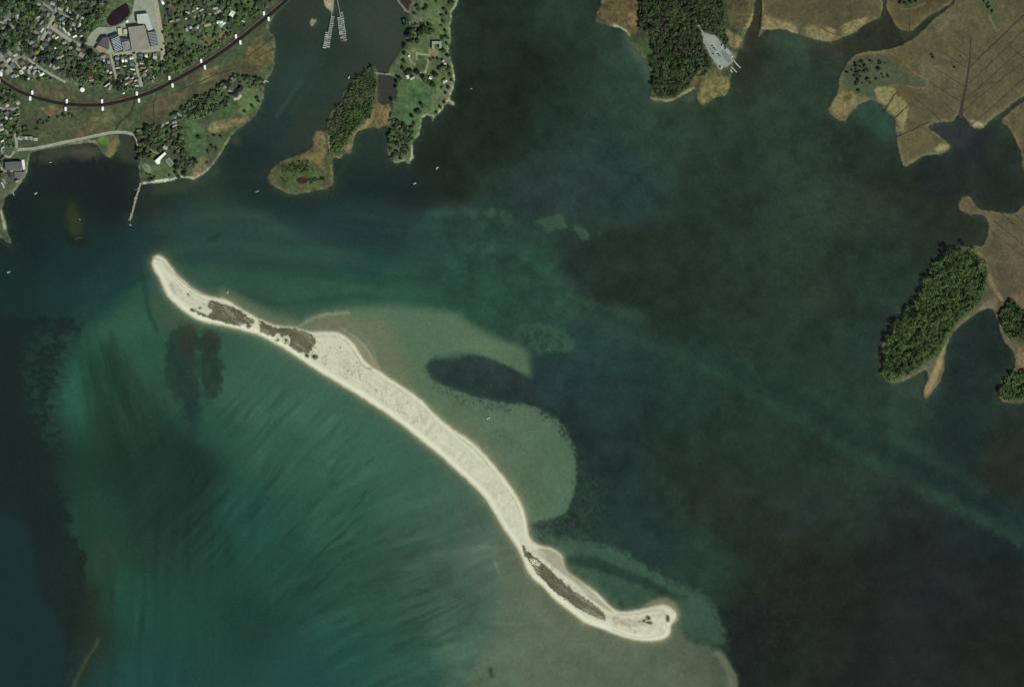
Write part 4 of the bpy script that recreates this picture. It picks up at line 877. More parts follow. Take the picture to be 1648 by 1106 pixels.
block('factory_hall', [(208,44.5),(233.5,41.5),(243.5,79.5),(214,82)], 12, TANR, 'large tan flat roofed factory hall beside the pond', 'factory')
block('factory_wing', [(221.5,24),(239,22),(247,47),(239.5,49.5),(234.6,38.6),(222.8,38.2)], 10.5, WHR, 'white L shaped factory wing north of the tan hall', 'factory')
g, inv = block('sawtooth_hall', [(238.2,51),(251,49.5),(255.6,73.5),(244.6,75.5)], 6, SAWD2, 'narrow striped sawtooth roof hall by the pale road', 'factory')
teeth(g, inv, (244.7,75.2), (255.3,73.2), (250.8,49.8), (238.4,51.2), 10, 8.85, 1.6, SAWD2, plain('saw_glass', (134,136,144), .4, .15, .3), frac=.42)
g, inv = block('sawtooth_hall', [(177,59.5),(191,54.5),(194,61),(209,63.5),(212.5,81),(187,85)], 9, SAWD, 'wide dark sawtooth roof hall west of the tan hall', 'factory')
teeth(g, inv, (186.5,84), (198,79), (193,57), (180,62.5), 9, 11.8, 1.6, SAWD, plain('saw_glass_blue', (150,158,166), .4, .5, .10), frac=.35)
teeth(g, inv, (200,82.5), (211.8,77.5), (208.6,65), (197,68), 7, 11.8, 1.6, SAWD2, plain('saw_glass_pale', (166,166,172), .4, .5, .10), frac=.35)
block('factory_shed', [(167,60.8),(175.6,59.8),(177,79),(159.5,71.5)], 11, GRYR, 'dark grey wedge roofed factory block at the west end', 'factory')
block('factory_shed', [(159,72.6),(176,80),(173,85.5),(154.5,79)], 8, BRNR, 'brown roofed factory annex at the southwest corner', 'factory')
block('factory_shed', [(190,45.5),(196.5,45),(197,57),(191.5,58)], 5, plain('cream_flat_roof', (178,172,146), .85, .15, .2), 'small cream roofed block south of the pond', 'factory')
block('factory_shed', [(199.6,47),(204.8,46.4),(205.6,54),(200,54.6)], 4.6, plain('cream_flat_roof', (178,172,146), .85), 'small cream roofed block beside the tan hall corner', 'factory')
block('office_block', [(9,16),(16,16),(18.5,23),(17,29),(13.5,32.5),(7.5,31),(5.5,23)], 5, plain('slate_flat_roof', (98,98,106), .85, .12, .1), 'grey flat roofed block among trees at the far left', 'building')
block('waterfront_block', [(9.5,261),(36,260),(36,273),(10,273.5)], 9, plain('slate_grey_roof', (86,90,92), .85, .22, .12), 'dark grey waterfront block by the left shore', 'building')
block('waterfront_block', [(24,277),(40,276.5),(41,284),(33,288),(25,286)], 5, plain('weathered_roof', (104,100,96), .85, .25, .2), 'weathered roofed block south of the dark waterfront block', 'building')
block('pier_house', [(35.5,257),(40,257),(41.5,272),(38,273)], 4, plain('white_roof', (210,214,206), .7, .2, .3), 'narrow white roofed building on the shore path', 'building')
gU = block('courtyard_house', [(695.5,66.5),(710.5,66.5),(710.5,77.5),(707,77.5),(707,70.5),(699,70.5),(699,78.5),(695.5,78)], 6, plain('grey_shingle_roof', (142,138,128), .85, .2, .3), 'grey U shaped courtyard house on the lawn peninsula', 'house')
gE = block('long_white_house', [(250,259),(254,255.5),(262,248.5),(266,245),(268,247.5),(264,251.5),(259,257),(258,263.5),(254,264.5)], 7, plain('bright_white_roof', (236,236,228), .6, .06, .3), 'long bright white estate house on the point', 'house')
block('shore_house', [(370.5,151.5),(378,151),(384,145),(388,139),(393,141.5),(391,147),(385,149.5),(383.5,156),(378,155),(371,154)], 7, plain('dark_shingle_roof', (40,42,50), .8, .3, .4), 'dark roofed rambling shore house near the lawn corner', 'house')
o = prism('terrace', [(376,157.5),(383,156.5),(387,151),(390,154),(385,160),(377,161.5)], 1.5, 2.6, plain('pale_stone', (172,166,146), .9, .2, .4)); tag(o, 'pale stone terrace in front of the dark shore house', 'terrace')
court = empty('tennis_court', W(273.5, 260.5, 2.5), math.radians(-52)); tag(court, 'grey walled tennis court on the estate lawn', 'tennis court')
link('surface', mesh('surface', [(-8,-4.6,.25),(8,-4.6,.25),(8,4.6,.25),(-8,4.6,.25)], [(0,1,2,3)]), plain('court_surface', (98,108,98), .9, .1, .3), court)
bd = []; bf = []
def bxl(x0, x1, y0, y1, z0, z1):
    b = len(bd); bd.extend([(x, y, z) for z in (z0, z1) for x, y in ((x0, y0), (x1, y0), (x1, y1), (x0, y1))])
    bf.extend([(b + 4, b + 5, b + 6, b + 7)] + [(b + i, b + (i + 1) % 4, b + 4 + (i + 1) % 4, b + 4 + i) for i in range(4)])
bxl(-8.6, 8.6, -5.4, -4.2, -.2, .6); bxl(-8.6, 8.6, 4.2, 5.4, -.2, .6); bxl(-8.6, -7.6, -4.2, 4.2, -.2, .6); bxl(7.6, 8.6, -4.2, 4.2, -.2, .6); bxl(-.3, .3, -4.2, 4.2, .2, .7)
link('border', mesh('border', bd, bf), plain('court_border', (156,158,148), .8, .1, .3), court)

def lathe(prof, n=20):
    v = []; f = []
    for r, z in prof:
        for i in range(n): v.append((r * math.cos(6.28319 * i / n), r * math.sin(6.28319 * i / n), z))
    for k in range(len(prof) - 1):
        for i in range(n): f.append((k * n + i, k * n + (i + 1) % n, (k + 1) * n + (i + 1) % n, (k + 1) * n + i))
    return v, f
tk = empty('storage_tank', W(133, 144, 2.3)); tag(tk, 'round white storage tank in the field above the railway', 'tank')
link('shell', mesh('shell', *lathe([(5, -.3), (5, 6)], 24)), WHITE, tk); link('dome', mesh('dome', *lathe([(5.1, 5.9), (4, 6.8), (2.2, 7.4), (.05, 7.6)], 24)), WHITE, tk)
tk = empty('storage_tank', W(205, 34, 2.4)); tag(tk, 'small pale tank between the pond and the factory', 'tank')
link('shell', mesh('shell', *lathe([(2.6, -.3), (2.6, 4)], 20)), WHITE, tk); link('dome', mesh('dome', *lathe([(2.7, 3.9), (1.6, 4.5), (.05, 4.8)], 20)), WHITE, tk)

# houses ------------------------------------------------------------
HC = {'white': (206,209,201), 'pale grey': (152,155,147), 'grey': (122,122,120), 'dark': (60,58,62), 'tan': (146,136,116), 'red': (104,70,60), 'brown': (92,80,70), 'blue grey': (96,104,116), 'cream': (190,187,160)}
house_src = {}
def house_mesh(col):
    if col in house_src: return house_src[col]
    rm = plain('roof_' + col.replace(' ', '_'), HC[col], .8, .22, .5, rnd=.18)
    wv = [(-.5,-.5,-.4),(.5,-.5,-.4),(.5,.5,-.4),(-.5,.5,-.4),(-.5,-.5,.62),(.5,-.5,.62),(.5,.5,.62),(-.5,.5,.62),(-.5,0,1.0),(.5,0,1.0)]
    wf = [(0,1,5,4),(1,2,6,9,5),(2,3,7,6),(3,0,4,8,7)]
    rv = [(-.56,-.6,.56),(.56,-.6,.56),(.56,0,1.04),(-.56,0,1.04),(.56,.6,.56),(-.56,.6,.56),(-.56,-.6,.5),(.56,-.6,.5),(.56,.6,.5),(-.56,.6,.5)]
    rf = [(0,1,2,3),(3,2,4,5),(6,7,1,0),(5,4,8,9),(0,3,5,9,6),(1,7,8,4,2)]
    cv = [(.18,.06,.8),(.28,.06,.8),(.28,.16,.8),(.18,.16,.8),(.18,.06,1.2),(.28,.06,1.2),(.28,.16,1.2),(.18,.16,1.2)]
    cf = [(0,1,5,4),(1,2,6,5),(2,3,7,6),(3,0,4,7),(4,5,6,7)]
    mw = mesh('wall', wv, wf); mw.materials.append(WALL); mr_ = mesh('roof', rv, rf); mr_.materials.append(rm); mc = mesh('chimney', cv, cf); mc.materials.append(WALLB)
    house_src[col] = (mw, mr_, mc); return house_src[col]
LM = [(12,24,'near the grey flat roof at the far left'),(30,70,'beside the bright pool in the western town'),(60,30,'west of the straight road'),(105,42,'in the dense cluster east of the straight road'),(130,20,'between the straight road and the pond'),
      (100,75,'south of the short slanting road'),(60,95,'along the straight lane above the railway'),(12,108,'beside the wide grey road'),(40,122,'just above the railway at the left'),(130,90,'west of the brown factory annex'),(150,120,'west of the two house streets'),
      (133,140,'near the round white tank'),(180,108,'along the western factory street'),(203,105,'between the two factory streets'),(225,108,'along the eastern factory street'),(248,95,'below the striped sawtooth hall'),(212,132,'at the foot of the factory streets'),(240,128,'between eastern street and railway'),
      (275,30,'east of the pale factory road'),(280,80,'in the belt east of the factory'),(302,20,'near the small white house up north'),(300,50,'around the houses by the brown field'),(330,38,'north of the brown field'),(350,15,'by the drive above the railway'),(375,25,'near the white round roofed house'),
      (400,20,'on the slope near the harbour end of the railway'),(320,85,'along the tree line above the railway'),(15,170,'on the short grey road below the railway'),(15,190,'in the left edge row below the railway'),(5,215,'at the left edge north of the waterfront block'),(45,222,'beside the four long roofs'),
      (20,260,'around the dark waterfront block'),(12,295,'on the waterfront point at the left edge'),(90,190,'in the hedge line across the marsh'),(30,205,'by the rough path at the left'),(230,215,'on the cove shore of the point'),(245,235,'northwest of the long white house'),(270,235,'northeast of the long white house'),
      (275,200,'by the estate drive'),(290,255,'east of the tennis court'),(285,278,'along the beach of the point'),(240,285,'by the pale beach corner of the point'),(300,180,'in the tree belt north of the lawn'),(340,165,'in the thicket west of the shore house'),(365,140,'north of the shore house'),(395,135,'on the shore behind the marsh field'),
      (410,165,'on the lawn by the harbour shore'),(325,215,'beside the long estate lawn'),(340,240,'on the rough ground by the bay shore'),
      (670,50,'on the upper west part of the lawn peninsula'),(690,12,'at the top of the lawn peninsula'),(718,25,'on the upper east shore of the lawn peninsula'),(718,55,'north of the courtyard house on the shore'),(652,90,'along the west bank of the lawn peninsula'),(640,130,'beside the small dammed pool'),(665,120,'by the two houses above the big lawn'),
      (690,128,'at the head of the big lawn'),(715,105,'on the east side below the courtyard house'),(722,135,'on the east shore beside the big lawn'),(672,182,'in the row on the big lawn'),(700,95,'south of the courtyard house'),(645,205,'at the narrow south end of the big lawn'),(640,240,'on the southern tip of the lawn peninsula'),(660,205,'on the small cove of the lawn peninsula'),
      (712,170,'on the point by the little jetty'),(1400,110,'on the grassy hummock of the broad marsh'),(1590,10,'in the green clump at the top right'),(1455,5,'on the marsh wedge at the top')]
def landmark(x, y):
    return min(LM, key=lambda l: (l[0] - x) ** 2 + (l[1] - y) ** 2)[2]
PEND = []   # (object, base label, x, y)
def house(x, y, col, l=7.5, w=5.0, rot=None, h=6.5):
    if rot is None: rot = random.choice([25, 28, -62, -65, 30, 115])
    o = empty('house', W(x, y, 2.3), math.radians(rot)); o.scale = (l * S, w * S, h)
    o['category'] = 'house'; o['group'] = 'houses of the waterside town' if x < 460 else 'houses on the lawn peninsula'
    mw, mr_, mc = house_mesh(col)
    for n_, m_ in (('wall', mw), ('roof', mr_)):
        c = bpy.data.objects.new(n_, m_); COL.objects.link(c); c.parent = o
        rr = c
    c = bpy.data.objects.new('chimney', mc); COL.objects.link(c); c.parent = rr
    size = 'small ' if l * w < 22 else ('large ' if l * w > 48 else '')
    PEND.append((o, f'{size}{col} roofed house {landmark(x, y)}', x, y)); HOUSES.append((x, y, max(l, w) / 2)); return o
HOUSES = []
hl = """103 38 white 4 3 60;104.5 48.5 white 8.5 2.6 58;97 43 pale 4 3;111 37.5 cream 3.5 2.5;115 49 pale 6 4;111 54.5 white 5 3.4 60;122 48 pale 6 4;121 57.5 white 6 4;131.5 57 cream 4.5 3.2;115 21 white 5 3 45;100 29 blue 8 5 -30;93 24.5 dark 7 5
33.5 69 pale 5 6 80;62 27 tan 6 4;60 32 tan 6 5;68 35 blue 10 4 -50;63 39 dark 7 4 -50;52 67 grey 9 6;56 72 brown 8 5;87 57 pale 5 4;92 60 cream 5 3;68 77 cream 7 2.6 55;91 76 white 5 3;104 68 grey 6 5;115 77 tan 4 6;132 88 pale 7 6 40;100 90 tan 8 4 -40;93 93 grey 8 5 -35
88 109 pale 6 4;93 108 grey 6 5;50 107 pale 6 5;57 108 grey 6 5;63.5 116 white 5 2 60;68 119 white 7 4 -30;36 100 brown 6 8;35 116 cream 6 5;46 126 pale 5 4;22 121 grey 7 5;28 122 pale 6 6;5 103 brown 6 5;12 116 grey 7 5;148 123 red 9 7 -10;149 128 tan 9 3 -10;149 96 dark 6 5;168 97.5 white 2.2 6.5 -3;173 136 pale 9 3 -35;178 140 tan 3 8 20
189 93 grey 5 5 -8;198.5 96.5 white 3 6 -8;203.5 97 white 3 5 -8;212.5 93.5 white 5 5 -8;213 102 blue 5 7 -8;190 100 blue 4 7 -8;190.5 108.5 pale 6 3 -8;192 116 brown 5 6 -8;202 106 cream 5 3 -8;214 111 white 7 2.5 8;218 118 pale 2.5 4 -8;175.5 99 grey 4 6 -8;175 106 dark 4 6 -8;174 113 pale 3 5 -8;178.5 116 cream 4 4;178 123 brown 6 6
227 88 blue 6 5 -8;236 89.5 white 4 5.5 -5;250 90.5 pale 5 7.5 -5;228.5 98 brown 6 4 -8;228.5 101.5 cream 5 2.4 8;231 108.5 tan 7 2.5 5;232 115 brown 5 4;237 113 cream 4 3;233 121 grey 5 6;238.5 124 dark 7 6;210 130 red 8 6 -30;204 134 tan 5 4;219 129 pale 4 3;221 137.5 white 5 2.5 8;205 125 grey 7 4;213 125.5 pale 6 3;248 124.5 white 5 1.8;246 131 tan 4 3;245 107.5 pale 8 2 12;199.5 149.5 white 3 2.6
302 20 white 6 4 10;324.5 15.5 pale 6 3;318 13 white 2.5 3;347 12.5 pale 7 4 -10;352 17 grey 6 7;374 22 white 6 8 30;354.5 35 white 9 4.5 -5;355.5 40 pale 7 5;361 37 white 5 4;334.5 39 tan 10 5.5 -15;301 48 pale 5 4;307 43.5 pale 4 5;392 33.7 white 4.5 2.2 20;276.5 33.5 tan 6 3 -20;286 31 grey 5 4;319 43 pale 3 6 10;262 3 white 3.5 7;300 29 pale 4 3;273 20 dark 9 5;312 17 tan 5 4
12 168.5 tan 5 6 -30;29 164.5 tan 5 7 -35;11 190 white 4.5 3;19 189.5 tan 5 4;11 181 brown 7 5;18.5 182 dark 6 4;28 183.5 grey 8 3;4.5 226.5 white 4.5 3;3 208 pale 7 6;2 200 grey 5 5;5 237 pale 5 3.5;3.5 243.5 pale 6 3;11 212 grey 7 4;33 222 pale 7 5 20;41.5 222 pale 4.5 8 -80;49 222 grey 4.5 9 -86;56 224 pale 4.5 9 -86;28 291 grey 5 4;7 292 grey 8 4;5 298 white 9 2.2;17 281 dark 8 5
267.5 236.5 pale 6 7 20;281 196 grey 7 5 -20;290 184 pale 8 3 35;260 204 blue 3 4;223 212 tan 5 4;362.5 140 pale 4 5;375 127.5 grey 6 4 40;425 132 pale 2.5 4;281.5 202 tan 8 3
658 89 white 2.5 4;656 123.5 white 6 4;663.5 125 pale 7 4;693 125 white 4 4 20;716 130 pale 7 5 -30;716 102 cream 3 7 -30;713 97 pale 4 3"""
cmap = {'pale': 'pale grey', 'blue': 'blue grey'}
for t in hl.replace('\n', ';').split(';'):
    p = t.split(); c = cmap.get(p[2], p[2])
    house(float(p[0]), float(p[1]), c, float(p[3]), float(p[4]), -float(p[5]) if len(p) > 5 else None)
# more houses between the trees along the town roads
extra = []
def near(x, y, L_, d): return any((x - a) ** 2 + (y - b) ** 2 < (d + r) ** 2 for a, b, r in L_)
road_pts = [tuple(q) for r_ in roads for q in chaikin_open(r_[0], 3)]
for _ in range(4000):
    if len(extra) > 46: break
    x = random.uniform(0, 175); y = random.uniform(0, 130)
    dr = min((x - a) ** 2 + (y - b) ** 2 for a, b in road_pts) ** .5
    if not 5.5 < dr < 13 or near(x, y, HOUSES, 4.5) or (x > 136 and y < 88): continue
    if y > 90 + (175 - x) * .25 + 8: continue
    c = random.choice(['grey', 'pale grey', 'grey', 'brown', 'dark', 'tan', 'blue grey', 'pale grey'])
    i_ = min(range(len(road_pts)), key=lambda i: (x - road_pts[i][0]) ** 2 + (y - road_pts[i][1]) ** 2); a, b = road_pts[max(i_ - 1, 0)], road_pts[min(i_ + 1, len(road_pts) - 1)]
    rot_ = -math.degrees(math.atan2(b[1] - a[1], b[0] - a[0])) + random.choice([0, 90]) + random.uniform(-5, 5)
    house(x, y, c, random.uniform(5.5, 8), random.uniform(4, 5.5), rot_); extra.append((x, y))
# swimming pool
pl = empty('swimming_pool', W(37.5, 74, 2.3), .3); tag(pl, 'pale turquoise swimming pool in a western town garden', 'pool')
link('rim', mesh('rim', [(-4,-3,-.2),(4,-3,-.2),(4,3,-.2),(-4,3,-.2),(-4,-3,.4),(4,-3,.4),(4,3,.4),(-4,3,.4)], [(0,1,5,4),(1,2,6,5),(2,3,7,6),(3,0,4,7),(4,5,6,7)]), plain('pool_rim', (150,150,140), .8), pl)
link('pool_water', mesh('pool_water', [(-3.2,-2.2,.5),(3.2,-2.2,.5),(3.2,2.2,.5),(-3.2,2.2,.5)], [(0,1,2,3)]), plain('pool_water', (120,180,170), .2, .1, .5), pl)

# ------------------------------------------------------------------ trees
def leaf_mat(name, c, var=.35, rnd=.30):
    return plain(name, c, .75, var, .35, spec=.15, rnd=rnd)
TONES = {'dark green': leaf_mat('leaf_dark', (60,72,50)), 'green': leaf_mat('leaf_green', (80,96,66)), 'bright green': leaf_mat('leaf_bright', (86,112,64)), 'grey green': leaf_mat('leaf_grey', (92,104,82)), 'yellow green': leaf_mat('leaf_yellow', (126,126,66)), 'russet': leaf_mat('leaf_russet', (88,72,58))}
BARK = plain('bark', (84,72,58), .9, .25, 1.5)
def crown_arrays(rng, r, h, nq=230, q=.95, lobes=7, base=0.0):
    """leaf clumps scattered over a lumpy crown of several limbs' worth of lobes; returns verts (n*4,3)"""
    ang = rng.random(lobes) * 6.283; rad = r * (.25 + .40 * rng.random(lobes)); zz = base + h * (.35 + .42 * rng.random(lobes)); sr = r * (.40 + .26 * rng.random(lobes))
    ang[0] = 0; rad[0] = 0; zz[0] = base + h * .62; sr[0] = r * .62
    k = rng.integers(0, lobes, nq)
    d = rng.normal(size=(nq, 3)); d /= np.linalg.norm(d, axis=1)[:, None]; d[:, 2] = np.where(rng.random(nq) < .75, np.abs(d[:, 2]), d[:, 2])
    rr = sr[k] * (.72 + .34 * rng.random(nq))
    P_ = np.stack([rad[k] * np.cos(ang[k]), rad[k] * np.sin(ang[k]), zz[k]], 1) + d * rr[:, None] * np.array([1, 1, .85])
    nrm = d + .55 * rng.normal(size=(nq, 3)); nrm /= np.linalg.norm(nrm, axis=1)[:, None]
    ref = rng.normal(size=(nq, 3)); u = np.cross(nrm, ref); u /= np.linalg.norm(u, axis=1)[:, None]; v = np.cross(nrm, u)
    s = q * (.6 + .8 * rng.random(nq))[:, None]
    return np.stack([P_ + u * s, P_ + v * s * .8, P_ - u * s * .9, P_ - v * s], 1).reshape(-1, 3)
def quads(nv): return np.arange(nv).reshape(-1, 4)
tree_src = {}
rgt = np.random.default_rng(5)
def trunk_mesh(r, h):
    v = []; f = []
    def limb(a, b, r0, r1):
        a = Vector(a); b = Vector(b); d = (b - a).normalized(); u = d.orthogonal().normalized(); w_ = d.cross(u); i0 = len(v)
        for p, q in ((a, r0), (b, r1)):
            for i in range(6): t = i * 1.0472; v.append(tuple(p + (u * math.cos(t) + w_ * math.sin(t)) * q))
        for i in range(6): f.append((i0 + i, i0 + (i + 1) % 6, i0 + 6 + (i + 1) % 6, i0 + 6 + i))
    limb((0, 0, -.4), (0, 0, h * .5), .42, .26)
    for k in range(4):
        t = k * 1.7 + 1; limb((0, 0, h * .34 + .3 * k), (r * .5 * math.cos(t), r * .5 * math.sin(t), h * .62 + .2 * k), .2, .07)
    return mesh('trunk', v, f)
for tn, tm in TONES.items():
    for var in range(3):
        cv = crown_arrays(rgt, 5.2, 8.5, 300, 1.0, 8, 0)
        mc = np_mesh('crown', cv, quads(len(cv))); mc.materials.append(tm)
        mt_ = trunk_mesh(5.2, 8.5); mt_.materials.append(BARK)
        tree_src[(tn, var)] = (mc, mt_)
TREES = []
TS = []
def tree(x, y, r, tone, name='broadleaf_tree', grp='trees around the town', z=2.2):
    TS.append((x, y, r, tone, name, grp, z, random.uniform(0, 6.28), random.uniform(.85, 1.15), random.uniform(.8, 1.1), random.randrange(3))); TREES.append((x, y, r * .55))
def build_trees(limit=300):
    order = sorted(TS, key=lambda t: -t[2])
    for x, y, r, tone, name, grp, z, rz, sy, sz, var in order[:limit]:
        s = r * S / 5.2
        o = empty(name, W(x, y, z), rz); o.scale = (s, s * sy, s * sz)
        mc, mt_ = tree_src[(tone, var)]
        for n_, m_ in (('crown', mc), ('trunk', mt_)):
            c = bpy.data.objects.new(n_, m_); COL.objects.link(c); c.parent = o
        o['category'] = 'tree'; o['group'] = grp
        size = 'small ' if r < 3.4 else ('large ' if r > 5.0 else '')
        PEND.append((o, f'{size}{tone} tree {landmark(x, y)}', x, y))
    av = []; mi = []; names = list(TONES)
    for x, y, r, tone, name, grp, z, rz, sy, sz, var in order[limit:]:
        s = r * S / 5.2; me = tree_src[(tone, var)][0]
        v = np.empty(len(me.vertices) * 3, np.float32); me.vertices.foreach_get('co', v); v = v.reshape(-1, 3) * np.array([s, s * sy, s * sz]); 
        v = v.reshape(-1, 4, 3)[::2]; c_, s_ = math.cos(rz), math.sin(rz)
        m4 = v.mean(1, keepdims=True); v = (m4 + (v - m4) * 1.35).reshape(-1, 3)
        v = np.stack([v[:, 0] * c_ - v[:, 1] * s_, v[:, 0] * s_ + v[:, 1] * c_, v[:, 2]], 1) + np.array(W(x, y, z)); av.append(v); mi += [names.index(tone)] * (len(v) // 4)
    A_ = np.concatenate(av); me = np_mesh('small_trees', A_, quads(len(A_))); me.polygons.foreach_set('material_index', np.array(mi, np.int32))
    tag(link('small_trees', me, list(TONES.values())), 'low trees and bushes filling in between the larger trees', 'trees', kind='stuff')
def inpoly(x, y, p):
    c = False; j = len(p) - 1
    for i in range(len(p)):
        if (p[i][1] > y) != (p[j][1] > y) and x < (p[j][0] - p[i][0]) * (y - p[i][1]) / (p[j][1] - p[i][1]) + p[i][0]: c = not c
        j = i
    return c
def scatter(poly, n, r0, r1, tones, grp, gap=.9, avoid=2.0):
    x0 = min(p[0] for p in poly); x1 = max(p[0] for p in poly); y0 = min(p[1] for p in poly); y1 = max(p[1] for p in poly); k = 0
    for _ in range(n * 60):
        if k >= n: break
        x = random.uniform(x0, x1); y = random.uniform(y0, y1)
        if not inpoly(x, y, poly): continue
        r = random.uniform(r0, r1)
        if near(x, y, TREES, r * .5 * gap) or near(x, y, HOUSES, r * .35): continue
        if min((x - a) ** 2 + (y - b) ** 2 for a, b in road_pts) < (r * .5 + avoid) ** 2: continue
        tree(x, y, r, random.choice(tones), grp=grp); k += 1
MIX = ['dark green'] * 3 + ['green'] * 4 + ['grey green'] * 2 + ['bright green', 'bright green']
GT = 'trees among the houses of the town'
for (x, y, r, tn) in [(61,83,4.5,'yellow green'),(131,112,7,'dark green'),(192,136,6,'dark green'),(72,92,6,'dark green'),(121,74,4.5,'dark green'),(138,77,4.5,'dark green'),(150,88,6,'dark green'),(128,103,5,'russet'),(137,66,4,'dark green'),(143,28,5.5,'dark green'),(41,60,4,'dark green')]: tree(x, y, r, tn, grp=GT)
scatter([(0,2),(66,2),(78,28),(62,58),(45,88),(2,84)], 58, 3.2, 5.6, MIX, GT)
scatter([(99,2),(168,2),(176,18),(165,38),(146,50),(128,60),(108,45),(92,30)], 42, 3.4, 5.8, MIX, GT)
scatter([(70,66),(128,80),(160,90),(172,100),(168,132),(140,138),(112,124),(60,92)], 42, 3.2, 5.4, MIX, GT)
scatter([(0,100),(40,110),(90,128),(60,132),(20,128)], 14, 2.8, 4.2, MIX, GT)
scatter([(183,92),(214,90),(224,138),(200,148),(186,140)], 16, 2.6, 4.0, MIX, GT)
scatter([(228,92),(260,95),(268,110),(250,132),(230,134)], 16, 2.8, 4.6, MIX, GT)
GN = 'trees north of the railway'
scatter([(266,2),(450,2),(425,18),(395,42),(372,40),(340,30),(300,50),(290,30),(268,40)], 44, 2.8, 4.6, MIX, GN)
scatter([(266,60),(292,50),(300,80),(322,82),(300,108),(268,122),(262,100)], 32, 3.2, 5.4, ['dark green', 'green', 'green', 'russet', 'bright green', 'bright green'], GN)
scatter([(325,88),(345,76),(372,60),(370,52),(340,72),(318,84)], 12, 2.2, 3.2, ['dark green', 'green'], GN)
GW = 'trees at the left edge below the railway'
scatter([(0,140),(20,148),(34,162),(30,205),(26,232),(0,232)], 24, 2.6, 4.2, MIX, GW)
scatter([(30,206),(60,198),(92,188),(126,178),(126,184),(95,198),(60,210),(34,216)], 18, 2.0, 3.2, ['dark green', 'green', 'dark green'], GW)
scatter([(0,240),(12,244),(8,262),(2,290),(0,300)], 6, 2.5, 3.6, MIX, GW)
GP = 'trees on the estate point'
scatter([(218,212),(235,202),(262,205),(288,198),(296,212),(290,226),(272,232),(260,240),(240,256),(226,250)], 42, 3.2, 5.2, ['dark green', 'dark green', 'green', 'green', 'grey green', 'bright green', 'russet'], GP)
scatter([(278,226),(296,225),(300,250),(322,262),(300,282),(276,280),(284,262),(272,244)], 22, 2.8, 4.4, ['dark green', 'green', 'dark green'], GP)
scatter([(228,280),(270,282),(296,282),(290,286),(240,290)], 8, 2.0, 3.0, ['dark green', 'green'], GP)
scatter([(274,190),(300,168),(345,145),(372,125),(378,138),(366,150),(372,166),(345,184),(310,190)], 52, 3.0, 4.8, MIX + ['dark green', 'bright green'], GP)
scatter([(378,124),(405,122),(428,130),(424,142),(400,136),(384,134)], 16, 2.6, 4.0, ['dark green', 'green'], GP)
for (x, y, r) in [(321,222,3.4),(346,218,2.6),(356,220,2.2),(342,236,2.8),(336,244,2.4),(350,240,2.6),(415,158,3.0),(417,163,2.6),(408,172,3),(395,180,2.4),(334,262,2),(296,242,3.2),(300,248,3),(300,258,2.6),(308,261,2.4)]: tree(x, y, r, 'dark green', grp=GP)
GL_ = 'trees on the lawn peninsula'
lw = """683 47 6;676 53 5.5;690 51 5;662 50 4.5;660 58 4.5;665 66 4;655 40 3.6;672 66 4;653 75 3.6;653 88 3.6;651 99 3.4;649 111 3.6;656 117 4;643 126 4;641 134 3.4;640 142 3;632.5 163 3.4;672 117 4.4;662 116 4;684 126 5.4;688 132 4.2;697 137 4.6;702 121 4.6;709 111 4.6;715 108 4.4;722 110 4.4;705 95 2.8;699 95 2.6;693 96 2.4;716 15 3;720 22 2.8;712 25 2.8;714 35 3;712 43 3;718 50 2.8;713 61 3.4;720 60 3.2;687 11 3;684 15 3.2;703 1 2.8;725 5 3;729 3 2.6;692 40 3.6;697 49 3.4;672 10 3.4;674 15 3;668 22 2.6;681 171 4.6;673 180 4.6;665 188 4.4;663 206 4.6;667 199 3;650 202 3.8;653 211 4;640 195 3.2;636 205 3.2;641 215 3.4;631 211 3.2;629 221 3.2;632 230 3.4;640 231 3.8;648 229 3.6;656 226 3.6;650 238 4;641 246 3.6;635 250 3.2;646 251 3.4;655 236 3.2;630 241 3.2;722 141 2.8;716 165 2.4;709 173 2.6;703 181 2.4;728 130 2.8;725 120 3;712 141 2.6;722 90 3.2;714 82 3.6;637 222 3;645 220 3;652 246 3.2;660 218 2.6;720 70 2.6;718 150 2.2"""
for t in lw.replace('\n', ';').split(';'):
    x, y, r = map(float, t.split()); tree(x, y, r, random.choice(['dark green', 'dark green', 'dark green', 'green']), grp=GL_)
GM = 'dark shrubs on the marsh hummock'
rr_ = random.Random(3)
for _ in range(46):
    x = rr_.gauss(1396, 17); y = rr_.gauss(112, 13) + (6 if x > 1425 else 0)
    if rr_.random() < .4: x = rr_.gauss(1384, 7); y = rr_.gauss(118, 14)
    if not inpoly(x, y, [(1366,104),(1384,92),(1425,92),(1450,112),(1442,134),(1420,138),(1396,150),(1370,146),(1362,128)]): continue
    tree(x, y, rr_.uniform(1.3, 3.0), 'dark green', grp=GM, z=.9)
for (x, y, r) in [(1536,108,2),(1502,92,2.6),(1500,88,2),(1546,90,1.3),(1590,6,3.4),(1594,12,3.6),(1586,2,3),(1598,18,3),(1450,4,3.2),(1458,6,3.4),(1466,3,3),(1474,2,2.4),(1590,68,1.2)]: tree(x, y, r, 'green' if x > 1580 else 'dark green', grp=GM, z=.9)

